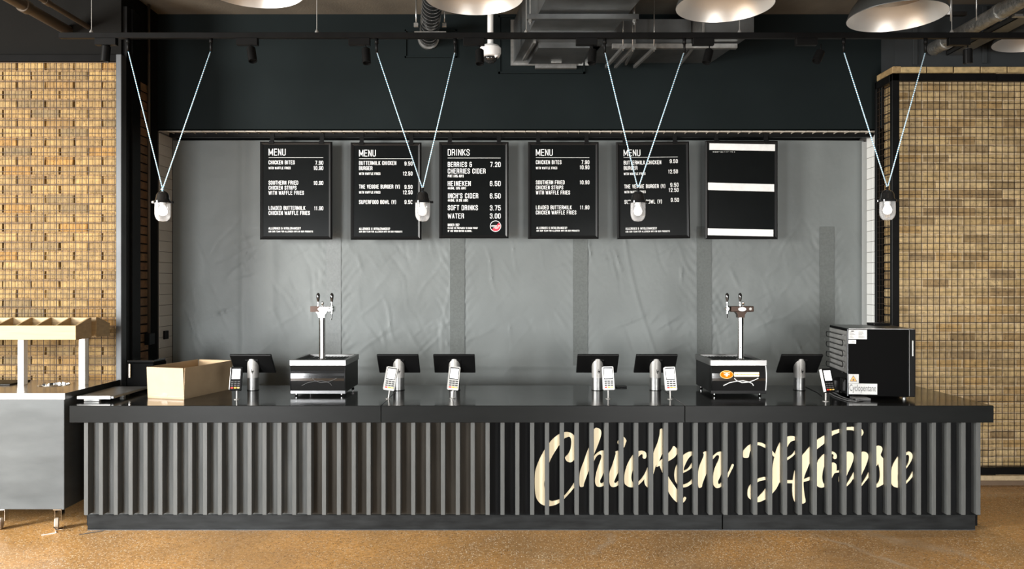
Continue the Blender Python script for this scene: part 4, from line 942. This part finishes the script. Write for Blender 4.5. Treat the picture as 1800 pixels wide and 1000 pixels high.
# ------------------------------------------------------------------ drink dispensers
def ell(a, b, n=28): return [(a*math.cos(2*PI*k/n), b*math.sin(2*PI*k/n)) for k in range(n)]
def dispenser(loc, mirror, label):
    t = thing('drinks_dispenser', label, 'dispenser', loc, 'drinks dispensers with tap towers')
    W, D, H = .202, .46, .268; m = -1 if mirror else 1
    L0 = lambda mb, n, mt, p=t, lab=None: obj(n, mb, mt, p, lab, world=False)
    L0(MB().box((-W+.004, .03, .028), (W-.004, D, .225)), 'casing', 'blackplastic')
    # bulged front panel
    prof = [(.03, .045)]+[(-.002-.014*math.sin(PI*k/10), .045+.180*k/10) for k in range(11)]+[(.03, .225)]
    fp = L0(MB().prism(prof, 'x', -W+.006, W-.006), 'front_panel', 'glossblack')
    for s_ in (-1, 1):
        L0(MB().prism([(a-.002, b) for a, b in prof], 'x', s_*(W-.006), s_*W), 'front_trim', 'blackmetal' if (not mirror or s_ < 0) else 'whiteedge', fp)
    L0(MB().cbox((-W, -.004, .020), (W, .03, .045), .002), 'bottom_strip', 'darksteel' if not mirror else 'blackplastic')
    # rim of steel with the drip tray inside
    rim = MB(); z0, z1 = .226, H; th = .022
    rim.cbox((-W-.004, -.008, z0), (W+.004, th, z1), .002).cbox((-W-.004, D-th, z0), (W+.004, D, z1), .002).cbox((-W-.004, th-.002, z0), (-W+th, D-th+.002, z1), .002).cbox((W-th, th-.002, z0), (W+.004, D-th+.002, z1), .002)
    L0(rim, 'rim', 'steel')
    dt = L0(MB().box((-W+th-.001, th, .236), (W-th+.001, D-th, .246)), 'drip_tray', 'darksteel')
    g = MB()
    for k in range(14): x = -W+.04+k*(2*W-.08)/13; g.box((x-.004, .09, .246), (x+.004, D-.05, .254))
    go = L0(g, 'grille', 'blackmetal', dt)
    for sx in (-1, 1):
        for y in (.035, D-.04):
            L0(MB().lathe([(.010, 0), (.013, .006), (.008, .010), (.008, .028)], (sx*(W-.035), y, 0), 12), 'foot', 'chrome')
    # side vent
    v = MB().box((m*-W-.001*1, .16, .05), (m*-W+.001, .36, .19))
    for k in range(16): v.box((m*-(W+.002)-.001, .17, .055+k*.0084), (m*-(W+.002)+.003, .35, .058+k*.0084))
    L0(v, 'vent', 'greyplastic')
    # tap tower
    cx = .022*m*(1) if not mirror else -.022+.0; cx = {False: .012, True: -.037*-1+(-.0)}[mirror]
    cy = .075
    L0(MB().tube([(cx, cy, .245), (cx, cy, .60)], .0235, 20).lathe([(.03, .262), (.03, .27), (.0235, .275)], (cx, cy, 0), 20), 'column', 'chrome')
    hm = 'brown' if mirror else 'chrome'
    hd = L0(MB().cbox((cx-.080, cy-.028, .618), (cx+.092, cy+.028, .660), .004).prism([(cx-.042, .618), (cx+.042, .618), (cx+.026, .598), (cx+.024, .575), (cx-.024, .575), (cx-.026, .598)], 'y', cy-.026, cy+.026), 'head', hm)
    if not mirror: L0(MB().box((cx-.081, cy-.030, .6175), (cx-.015, cy-.0275, .6605)), 'head_plate', 'brown', hd)
    bg = curve_mesh([ell(.029, .0155)], .004, False); bg.xf(R(PI/2, 4, 'X')).xf(Matrix.Translation((cx+.004, cy-.032, .638)))
    bd = L0(bg, 'badge', 'whiteplastic', hd)
    L0(MB().box((cx-.012, cy-.0355, .636), (cx+.020, cy-.034, .639)), 'badge_print', 'silverplastic', hd)
    if mirror: L0(MB().lathe([(.010, 0), (.010, .004), (0, .004)], n=14).xf(R(PI/2, 4, 'X')).xf(Matrix.Translation((cx+.065, cy-.028, .64))), 'screw_cap', 'silver', hd)
    xs = (-.108, -.002) if mirror else (-.030, .080)
    for k, dx in enumerate(xs):
        x = cx+dx; tp = (k == 0) if mirror else (k == 1)
        yy = cy-(.035 if tp else 0)
        L0(MB().lathe([(.0075, .0), (.009, .010), (.0125, .032), (.0135, .048), (.011, .060), (.005, .067), (0, .068)], (x, yy, .690), 16), 'handle', 'glossblack')
        L0(MB().lathe([(.011, 0), (.011, .010), (.007, .014), (.007, .028), (.010, .030), (.010, .036)], (x, yy, .655), 14), 'handle_collar', 'chrome')
        if tp:
            L0(MB().tube([(x, cy, .640), (x, cy-.055, .640)], .012, 12).tube([(x, yy, .665), (x, yy, .605)], .0095, 12).tube([(x, yy, .605), (x-.002, yy-.006, .560)], .005, 10).tube([(x-.02, yy-.01, .648), (x, yy-.01, .63)], .004, 8).tube([(x, cy-.005, .64), (cx-.07 if x < cx else cx+.08, cy-.005, .64)], .014, 10), 'tap', 'chrome')
    L0(MB().lathe([(.006, 0), (.006, .01), (.011, .018), (.011, .026), (.004, .034), (0, .034)], (cx+(.02 if mirror else .002), cy, .660), 12), 'finial', 'chrome')
    if mirror:
        y = -.0172
        em = curve_mesh([ell(.049, .030)], .003, False); em.xf(R(PI/2, 4, 'X')).xf(Matrix.Translation((-.092, y-.002, .163)))
        L0(em, 'lit_emblem', 'amberframe')
        em = curve_mesh([ell(.045, .026)], .003, False); em.xf(R(PI/2, 4, 'X')).xf(Matrix.Translation((-.092, y-.0035, .163)))
        L0(em, 'lit_emblem', 'amber')
        L0(MB().box((-.115, y-.007, .174), (-.070, y-.0055, .179)).box((-.100, y-.007, .150), (-.085, y-.0055, .176)).box((-.112, y-.007, .160), (-.072, y-.0055, .165)), 'emblem_mark', 'amberwhite')
        L0(MB().cbox((-.036, y-.003, .147), (.146, y+.006, .180), .003), 'lit_bar', 'amberwhite')
        mb = MB(); rr = random.Random(2)
        x = -.03
        while x < .14: ww = rr.uniform(.004, .010); mb.box((x, y-.0045, .1615), (x+ww, y-.0032, .1655)); x += ww+.003
        L0(mb, 'bar_print', 'amber')
        sw_ = MB().tube([(-.115, y-.001, .082), (-.07, y-.001, .104), (-.02, y-.001, .114), (.03, y-.001, .118), (.07, y-.001, .110), (.095, y-.001, .098), (.105, y-.001, .082)], .0032, 8)
        sw_.tube([(-.035, y-.001, .136), (-.02, y-.001, .120), (.02, y-.001, .104), (.07, y-.001, .108), (.11, y-.001, .122), (.14, y-.001, .136)], .0032, 8)
        L0(sw_, 'swoosh', 'whiteplastic')
    else:
        y = -.0172
        sw_ = MB().tube([(-.115, y, .082), (-.07, y, .104), (-.02, y, .114), (.03, y, .118), (.07, y, .110), (.095, y, .098), (.105, y, .082)], .0014, 6)
        sw_.tube([(-.035, y, .136), (-.02, y, .120), (.02, y, .104), (.07, y, .108), (.11, y, .122), (.14, y, .136)], .0014, 6)
        L0(sw_, 'swoosh', 'greyplastic')
    return t
dY = .325
dispenser((X_(559, dY), dY, WT), False, 'black and steel drinks dispenser with an unlit front and chrome tap head')
dispenser((X_(1298, dY), dY, WT), True, 'black drinks dispenser with a glowing orange emblem and a brown tap head')

# ------------------------------------------------------------------ tills
def make_till():
    t = thing('till', 'x', 'till', (0, 0, 0), 'tablet tills on cylinder stands')
    L0 = lambda mb, n, mt, p=t, lab=None: obj(n, mb, mt, p, lab, world=False)
    r_ = .044
    # tube cut on the slant: z rises towards the customer side
    def cutz(y): return .206-y*1.21-.012
    n = 28
    def slant(r, z0, zf):
        vs_ = []; 
        for k in range(n): a = 2*PI*k/n; vs_.append((r*math.cos(a), r*math.sin(a), z0))
        for k in range(n): a = 2*PI*k/n; vs_.append((r*math.cos(a), r*math.sin(a), zf(r*math.sin(a))))
        mb = MB(); mb.add(vs_, [(k, (k+1) % n, n+(k+1) % n, n+k) for k in range(n)], True); mb.add(vs_[n:], [tuple(range(n))]); mb.add(vs_[:n], [tuple(range(n))[::-1]]); return mb
    L0(MB().tube([(0, 0, 0), (0, 0, .101)], r_*.97, 28), 'lower_stand', 'steel')
    up = L0(slant(r_, .098, cutz), 'upper_stand', 'silver')
    # logo: slanted strokes
    mb = MB(); s = .0016
    def st(pts):
        for a, b in zip(pts[:-1], pts[1:]):
            def wr_(u, v):
                th = -PI/2+u/r_; return Vector(((r_+.0006)*math.cos(th), (r_+.0006)*math.sin(th), .150+v))
            mb.tube([wr_(*a), wr_(*b)], s, 5)
    st([(-.001, -.012), (.004, .016)]); st([(.001, .000), (.006, .004), (.007, .0), (.005, -.009)]); st([(.006, -.020), (.012, .004), (.016, .004), (.015, -.006), (.010, -.008)])
    L0(mb, 'logo', 'blackplastic', up)
    # tablet lying on the cut
    ang = math.atan(1.21); Mx = Matrix.Translation((0, 0, .206)) @ R(-ang, 4, 'X')
    tb = MB().cbox((-.160, -.098, -.009), (.160, .098, .009), .004).xf(Mx); L0(tb, 'tablet', 'blackplastic')
    L0(MB().cbox((-.152, -.090, .009), (.152, .090, .0105), .0005).xf(Mx), 'display', 'darkglass')
    L0(MB().cbox((-.05, -.05, -.013), (.05, .05, -.008), .002).xf(Mx), 'mount_plate', 'blackmetal')
    L0(MB().lathe([(.047, 0), (.047, .003), (.044, .004)], n=28), 'base_ring', 'blackplastic')
    return t
till = make_till()
TY = .66
tl_ = [(445, 'tablet till leftmost on the worktop, next to the cardboard box'), (701, 'tablet till on a cylinder stand, first to the right of the unlit dispenser'),
       (799, 'tablet till facing away, its stand hidden behind a silver card reader'), (1050, 'tablet till left of the middle white card reader'),
       (1152, 'tablet till just left of the glowing orange dispenser'), (1405, 'rightmost tablet till, beside the black fridge')]
for i, (px, lab) in enumerate(tl_):
    o = till if i == 0 else copy_tree(till)
    o.location = (X_(px, TY), TY, WT); o['label'] = lab
# ------------------------------------------------------------------ card readers
def make_reader(body):
    t = thing('card_reader', 'x', 'card reader', (0, 0, 0), 'card readers on short posts')
    L0 = lambda mb, n, mt, p=t, lab=None: obj(n, mb, mt, p, lab, world=False)
    L0(MB().tube([(0, 0, 0), (0, 0, .115)], .0065, 12).lathe([(.022, 0), (.022, .003), (.006, .005)], n=16), 'post', 'silver')
    Mx = Matrix.Translation((0, -.016, .148)) @ R(-.30, 4, 'X')
    b = curve_mesh([[(-.034, -.083), (.034, -.083), (.0395, -.078), (.0385, .079), (.034, .084), (-.034, .084), (-.0385, .079), (-.0395, -.078)]], .026, False)
    b.xf(R(PI/2, 4, 'X')).xf(Mx); bo = L0(b, 'casing', body)
    y = -.0131
    L0(MB().cbox((-.032, y-.001, -.008), (.032, y+.002, .077), .001).xf(Mx), 'bezel', 'blackplastic', bo)
    L0(MB().box((-.028, y-.002, -.002), (.028, y-.0009, .069)).xf(Mx), 'screen', 'screen')
    for r in range(4):
        for c_ in range(3):
            x = -.022+c_*.022; z = -.022-r*.0145
            mt = 'key' if r < 3 else ('keyred', 'keyyellow', 'keygreen')[c_]
            L0(MB().cbox((x-.0085, y-.003, z-.0045), (x+.0085, y, z+.0045), .001).xf(Mx), 'key', mt)
    L0(MB().cbox((-.037, y-.004, -.0845), (.037, y+.008, -.0795), .001).xf(Mx), 'card_slot', 'whiteedge' if body != 'blackplastic' else 'blackmetal', bo)
    L0(MB().cbox((-.0425, y-.001, -.078), (-.0385, y+.024, .080), .001).xf(Mx), 'side_grip', 'whiteedge' if body == 'blackplastic' else body, bo)
    L0(MB().cbox((-.018, .002, .10), (.018, .014, .17), .003), 'holder', 'blackmetal')
    return t
rd = [(416.5, .19, 'blackplastic', 0, .10, 'black card reader standing beside the cardboard box, in front of the leftmost till'),
      (683, .21, 'silverplastic', .13, 0, 'silver card reader leaning right, in front of the till after the unlit dispenser'),
      (795.5, .22, 'silverplastic', .08, 0, 'silver card reader hiding the stand of the till behind it'),
      (1069.5, .22, 'whiteplastic', -.02, 0, 'white card reader, first to the right of the counter middle'),
      (1178.5, .20, 'whiteplastic', -.03, 0, 'white card reader nearest the glowing orange dispenser'),
      (1451.5, .10, 'blackplastic', 0, .30, 'black card reader in front of the fridge coils')]
protos = {}
for px, Y, bd, roll, yaw, lab in rd:
    if bd in protos: o = copy_tree(protos[bd])
    else: o = make_reader(bd); protos[bd] = o
    o.location = (X_(px, Y), Y, WT); o.rotation_euler = (0, roll, yaw); o['label'] = lab

# ------------------------------------------------------------------ fridge
fy = .21; fx = X_(1491, fy)
t = thing('mini_fridge', 'black table-top fridge turned sideways showing its coils and labels', 'fridge', (fx, fy, WT))
t.rotation_euler = (0, 0, -.15)
L0 = lambda mb, n, mt, p=t, lab=None: obj(n, mb, mt, p, lab, world=False)
FH = Z_(577.5, fy)-WT; FW = .452; FD = .50
L0(MB().cbox((0, 0, .022), (FW*.905, FD, FH), .004), 'cabinet', 'fridge')
L0(MB().cbox((0.002, -.001, FH-.004), (FW*.98, FD+.001, FH+.002), .001), 'top_panel', 'darksteel')
dr = L0(MB().cbox((FW*.915, .004, .022), (FW, FD-.004, FH), .005), 'door', 'glossblack')
L0(MB().box((FW*.905, .002, .03), (FW*.915, FD-.01, FH-.008)), 'door_seal', 'greyplastic')
L0(MB().cbox((FW*.95, -.006, FH*.62), (FW*.965, .004, FH*.84), .002), 'door_handle', 'silverplastic', dr)
L0(MB().cbox((-.004, .012, .18), (.0, FD-.012, FH-.02), .001), 'back_plate', 'condenser')
L0(MB().box((-.006, .0, .022), (.0, .012, FH-.004)), 'edge_strip', 'greysteel')
co = MB(); r_ = .0032
zz = [.44, .405, .37, .335, .30, .265, .23, .195]
zz = [.185+(FH-.235)*k/7 for k in range(8)][::-1]
pts = []
for k, z in enumerate(zz):
    z2 = z+.0
    a, b = (.05, FD-.03) if k % 2 == 0 else (FD-.03, .05)
    pts += [(-.028, a, z2), (-.028, b, z2)]
    if k < 7: pts += [(-.028, b+(.018 if b > .2 else -.018), z2-.012), (-.028, b+(.018 if b > .2 else -.018), zz[k+1]+.012)]
co.tube(pts, r_, 8); L0(co, 'condenser_coil', 'blackplastic')
for k in range(4):
    L0(MB().box((-.03, .05, zz[2*k]-.004), (-.004, .055, zz[2*k]+.004)).box((-.03, FD-.06, zz[2*k]-.004), (-.004, FD-.055, zz[2*k]+.004)), 'coil_clip', 'greyplastic')
L0(MB().cbox((-.002, .02, .03), (.0, FD-.02, .175), .001), 'compressor_bay', 'blackplastic')
L0(MB().lathe([(0, .03), (.04, .035), (.05, .07), (.045, .11), (.02, .13), (0, .13)], (-.02, .20, 0), 20).cbox((-.03, .03, .05), (-.002, .11, .14), .005).tube([(-.02, .07, .06), (-.028, .04, .10), (-.015, .02, .16)], .004, 8), 'compressor', 'blackplastic')
for x, y in ((.05, .04), (.39, .04), (.05, .44), (.39, .44)): L0(MB().lathe([(.014, 0), (.014, .012), (.008, .022)], (x, y, 0), 12), 'foot', 'steel')
def fl(px, py): return ((px-1491)/245.0, CAM_Z-(py-HZ)/245.0-WT)
def flab(n, a, b, m, lab=None, dy=.0008, p=t):
    (x0, z0), (x1, z1) = fl(*a), fl(*b); return L0(MB().box((x0, -dy, z0), (x1, .0, z1)), n, m, p, lab)
pl = flab('rating_plate', (1491.5, 595.8), (1522, 579.5), 'paper', 'pale data plate with small print')
mb = MB(); rr = random.Random(9)
for k in range(7):
    for (u0, u1) in ((1493, 1503), (1508, 1519)):
        (x0, z0), (x1, z1) = fl(u0, 594-k*1.8), fl(u0+(u1-u0)*rr.uniform(.5, 1), 593.4-k*1.8); mb.box((x0, -.0012, z0), (x1, -.0008, z1))
(x0, z0), (x1, z1) = fl(1496, 582.6), fl(1500, 580.8); mb.box((x0, -.0013, z0), (x1, -.0008, z1))
L0(mb, 'plate_print', 'greyplastic', pl)
bc = flab('barcode_label', (1491.5, 603.8), (1504, 597), 'whiteplastic')
mb = MB()
for k in range(12):
    (x0, z0), (x1, z1) = fl(1493+k*.85, 602.6), fl(1493+k*.85+rr.uniform(.2, .5), 598.5); mb.box((x0, -.0012, z0), (x1, -.0008, z1))
L0(mb, 'barcode', 'paperdark', bc)
wn = flab('warning_label', (1491.5, 673), (1508.5, 657.2), 'paper', 'pale label with an amber flame triangle')
def tri(sc, m, dy):
    (cx2, cz2) = fl(1499.5, 665.5); s_ = .026*sc
    return L0(MB().prism([(cx2-s_, cz2-s_*.75), (cx2+s_, cz2-s_*.75), (cx2, cz2+s_*.95)], 'y', -dy, -dy+.0004), 'triangle', m, wn)
tri(1.0, 'paperdark', .0014); tri(.78, 'warn', .0018)
(cx2, cz2) = fl(1499.5, 667)
L0(MB().prism([(cx2-.005, cz2-.006), (cx2+.005, cz2-.006), (cx2+.007, cz2+.002), (cx2+.002, cz2+.004), (cx2, cz2+.011), (cx2-.003, cz2+.003), (cx2-.007, cz2+.001)], 'y', -.0024, -.0019), 'flame', 'paperdark', wn)
sg = flab('refrigerant_label', (1491.8, 692.5), (1539, 673.5), 'paper', 'pale label reading Cyclopentane')
tcu = bpy.data.curves.new('word', 'FONT'); tcu.body = 'Cyclopentane'; tcu.size = .1; tcu.offset = .0006
to = bpy.data.objects.new('word', tcu); COL.objects.link(to); dg = bpy.context.evaluated_depsgraph_get(); me = bpy.data.meshes.new_from_object(to.evaluated_get(dg))
mb = MB(); mb.add([v.co.copy() for v in me.vertices], [list(p.vertices) for p in me.polygons]); bpy.data.objects.remove(to)
xsn = [v.x for v in mb.v]; ysn = [v.y for v in mb.v]; (x0, z0), (x1, z1) = fl(1493, 690.5), fl(1537, 675.3)
mb.v = [Vector((x0+(v.x-min(xsn))/(max(xsn)-min(xsn))*(x1-x0), -.0012, z0+(v.y-min(ysn))/(max(ysn)-min(ysn))*(z1-z0))) for v in mb.v]
L0(mb, 'word', 'paperdark', sg)
solo('handset', MB().cbox((X_(1534, .58), .56, WT+FH+.002), (X_(1563, .58), .68, WT+FH+.020), .003).cbox((X_(1538, .58), .557, WT+FH+.006), (X_(1541, .58), .561, WT+FH+.012), .001), 'blackplastic', 'small flat black handset lying on top of the fridge', 'handset')
# mains lead by the fridge and thin lead by the till
mb = MB()
base = P(1500, 700, .12)
def wpt(px, py, dz=0): s_ = (py-HZ)/(CAM_Z-WT); return Vector(((px-900)/s_, F/s_-5.2, WT+dz))
mb.tube([wpt(1462, 690, .006), wpt(1470, 694, .008), wpt(1478, 698, .006), wpt(1488, 702, .006), wpt(1496, 704.5, .008), wpt(1503, 703, .012), wpt(1510, 705, .006), wpt(1519, 703.5, .006)], .005, 8)
mb.tube([wpt(1458, 692, .006), wpt(1466, 697, .006), wpt(1478, 701.5, .006), wpt(1490, 705.5, .006), wpt(1505, 706.5, .006), wpt(1518, 705, .006)], .004, 8)
mb.cbox(wpt(1505, 704.5, .0), wpt(1519, 700.5, .018), .003)
solo('power_lead', mb, 'greyplastic', 'tangled power lead with plug lying at the foot of the fridge', 'lead')
mb = MB().tube([wpt(1415, 680, .003), wpt(1424, 684, .003), wpt(1436, 690, .003), wpt(1446, 697, .003)], .0022, 6)
solo('thin_lead', mb, 'blackplastic', 'thin black lead trailing from the rightmost till', 'lead')
solo('remote', MB().cbox(wpt(1083, 681.5, 0), wpt(1100, 679.5, .012), .003), 'blackplastic', 'small black remote lying at the back of the worktop beside the middle white reader', 'remote')

# ------------------------------------------------------------------ cardboard box
A_ = Vector((-2.640, .268, WT)); Bc = Vector((-2.343, .19, WT)); u = (Bc-A_); wB = u.length; u.normalize(); v = Vector((-u.y, u.x, 0)); LB = .555; HB = .224
t = thing('cardboard_box', 'open brown cardboard box with tape along its front, on the worktop', 'box', A_)
def panel(n, p, q, h0, h1, thick, m='cardboard', out=0, par=t, lean=0):
    d = (q-p).normalized(); nn = Vector((-d.y, d.x, 0)); z = Vector((0, 0, 1))
    b = [p+z*h0, q+z*h0, q+z*h0+nn*thick, p+z*h0+nn*thick]; tt = [x+z*(h1-h0)+nn*lean for x in b]
    return obj(n, MB().hexa(b, tt), m, par)
C_ = Bc+v*LB; D_ = A_+v*LB
fr = panel('front_panel', A_, Bc, .004, HB, .004, lean=-.012); rp = panel('side_panel', Bc, C_, .004, HB+.0, .004, lean=-.008)
panel('back_panel', C_, D_, .004, HB-.005, .004, lean=-.01); panel('side_panel', D_, A_, .004, HB, .004, lean=-.004)
obj('bottom_panel', MB().hexa([A_, Bc, C_, D_], [x+Vector((0, 0, .004)) for x in (A_, Bc, C_, D_)]), 'cardboard', t)
panel('tape', A_-v*.001+u*.004, Bc-v*.001-u*.004, .012, .062, .0006, 'cardtape')
panel('tape_seam', A_-v*.002+u*.12, A_-v*.002+u*.17, .012, .062, .0006, 'cardtape')
fl_ = MB().hexa([C_+Vector((0, 0, HB-.10))-v*.006, D_+u*.02+Vector((0, 0, HB-.10))-v*.006, D_+u*.02+Vector((0, 0, HB-.10))-v*.010, C_+Vector((0, 0, HB-.10))-v*.010],
                [C_+Vector((0, 0, HB+.0))-v*.006, D_+u*.02+Vector((0, 0, HB+.0))-v*.006, D_+u*.02+Vector((0, 0, HB))-v*.010, C_+Vector((0, 0, HB))-v*.010])
obj('inner_flap', fl_, 'cardboard', t)

# ------------------------------------------------------------------ left end: flat warming plate, black unit
t = thing('warming_plate', 'slim steel warming plate on small feet at the left end of the worktop', 'plate', (-2.92, .33, WT))
obj('plate', MB().cbox((-3.045, .085, WT+.020), (-2.790, .575, WT+.040), .003), 'steel', t)
obj('front_edge', MB().cbox((-3.045, .078, WT+.019), (-2.81, .085, WT+.041), .001), 'whiteedge', t)
obj('foot', MB().cbox((-3.01, .10, WT), (-2.90, .13, WT+.020), .003), 'silverplastic', t)
obj('foot', MB().cbox((-3.01, .50, WT), (-2.90, .53, WT+.020), .003), 'silverplastic', t)
obj('foot', MB().cbox((-2.86, .30, WT), (-2.83, .33, WT+.020), .003), 'silverplastic', t)
t = thing('black_urn', 'black square unit with a chrome tube in the dark left corner of the worktop', 'appliance', (-2.88, .72, WT))
obj('casing', MB().cbox((-2.985, .64, WT), (-2.77, .85, WT+.215), .008), 'fridge', t)
obj('lid', MB().cbox((-2.98, .645, WT+.215), (-2.775, .845, WT+.232), .004), 'glossblack', t)
obj('chrome_tube', MB().tube([(-2.955, .63, WT+.10), (-2.955, .63, WT+.205)], .010, 14).tube([(-2.955, .63, WT+.15), (-2.955, .645, WT+.15)], .007, 10), 'chrome', t)

# ------------------------------------------------------------------ trolley with rack
KT = .945
t = thing('trolley', 'grey steel trolley on castors left of the counter', 'trolley', (-3.8, .35, 0))
xr = -3.064; yf, yb = -.03, .68
obj('body', MB().cbox((-4.62, yf+.006, .147), (xr-.008, yb, KT-.042), .003), 'cart', t)
obj('edge_fold', MB().cbox((xr-.022, yf+.001, .147), (xr-.006, yf+.02, KT-.042), .002), 'whiteedge' if False else 'cart', t)
hc = (-3.40, .407)
top = curve_mesh([[(-4.64, yf), (xr, yf), (xr, yb+.01), (-4.64, yb+.01)], [(hc[0]+.098*math.cos(2*PI*k/36), hc[1]+.098*math.sin(2*PI*k/36)) for k in range(36)]], .006, False)
top.xf(Matrix.Translation((0, 0, KT-.003))); tp_ = obj('top', top, 'carttop', t)
obj('front_lip', MB().cbox((-4.64, yf-.004, KT-.042), (xr+.002, yf, KT), .001), 'whiteedge', t)
obj('side_lip', MB().cbox((xr, yf-.002, KT-.042), (xr+.003, yb+.01, KT), .001), 'darksteel', t)
obj('waste_ring', MB().lathe([(.112, 0), (.110, .004), (.098, .003), (.095, -.02), (.092, -.10), (0, -.12)], (hc[0], hc[1], KT), 40), 'chrome', t)
def castor(x, y, yaw):
    f = obj('castor', MB().cbox((x-.03, y-.03, .135), (x+.03, y+.03, .147), .002).cbox((x-.024, y-.02, .060), (x-.020, y+.02, .137), .001).cbox((x+.020, y-.02, .060), (x+.024, y+.02, .137), .001), 'chrome', t)
    mb = MB().lathe([(0, -.014), (.034, -.014), (.040, -.009), (.040, .009), (.034, .014), (0, .014)], n=24); mb.xf(R(PI/2, 4, 'Y')).xf(R(yaw, 4, 'Z')).xf(Matrix.Translation((x-.015, y-.01, .040)))
    wh = obj('wheel', mb, 'rubber', f)
for x, y, a in ((-3.13, .02, .5), (-3.52, .02, .3), (-4.5, .02, .2), (-3.13, .62, .2)): castor(x, y, a)
obj('brake_pedal', MB().tube([(-3.14, -.03, .028), (-3.105, -.055, .016), (-3.07, -.04, .016), (-3.075, -.01, .03)], .004, 8), 'chrome', t)
t = thing('condiment_rack', 'pale wooden condiment rack with sloped dividers on white posts over the trolley', 'rack', (-3.6, .4, KT))
Zb = 1.297; xr2 = -3.10; xl2 = -4.60
obj('front_board', MB().cbox((xl2, .160, Zb), (xr2, .176, 1.398), .002), 'wood', t)
obj('rear_board', MB().cbox((xl2, .602, Zb), (xr2, .616, 1.395), .002), 'wood', t)
obj('ridge_board', MB().cbox((xl2, .350, Zb), (xr2, .362, 1.446), .002), 'wood', t)
obj('ridge_board', MB().cbox((xl2, .426, Zb), (xr2, .438, 1.444), .002), 'wood', t)
obj('bottom_board', MB().box((xl2, .176, Zb), (xr2-.01, .350, Zb+.008)).box((xl2, .438, Zb), (xr2-.01, .602, Zb+.008)), 'wood', t)
for k in range(11):
    x = xr2-.014-k*.1415
    e = (k == 0); z00 = Zb if e else Zb+.008
    obj('end_panel' if e else 'divider', MB().prism([(.176, z00), (.350, z00), (.350, 1.444), (.340, 1.446), (.176, 1.398)], 'x', x, x+.014 if e else x+.010), 'wood', t)
    obj('end_panel' if e else 'divider', MB().prism([(.438, z00), (.602, z00), (.602, 1.395), (.448, 1.444), (.438, 1.444)], 'x', x, x+.014 if e else x+.010), 'wood', t)
for px in (39, 146.3):
    X = X_(px, .39); p_ = obj('post', MB().cbox((X-.0225, .372, KT), (X+.0225, .42, Zb), .001), 'whiteedge', t)
for px in (39, 146.3):
    X = X_(px, .39); obj('cross_bar', MB().box((X-.018, .345, Zb), (X+.018, .445, Zb+.010)), 'darksteel', t)
solo('serving_tray', MB().cbox((-4.5, .36, KT+.0), (-3.70, .60, KT+.012), .003), 'blackplastic', 'flat black tray lying at the left edge of the trolley top', 'tray')
solo('floor_string', MB().tube([(-3.13, -.03, .003), (-3.10, -.07, .003), (-3.17, -.12, .003)], .003, 6), 'whiteedge', 'short pale string on the floor by the trolley castor', 'string')
solo('floor_scrap', MB().tube([P(148, 937, -.1)*0+Vector((-2.92, -.11, .003)), Vector((-2.86, -.07, .004)), Vector((-2.80, -.03, .003))], .003, 6), 'paperdark', 'dark twisted scrap on the floor by the counter plinth corner', 'scrap')
bpy.context.view_layer.update()
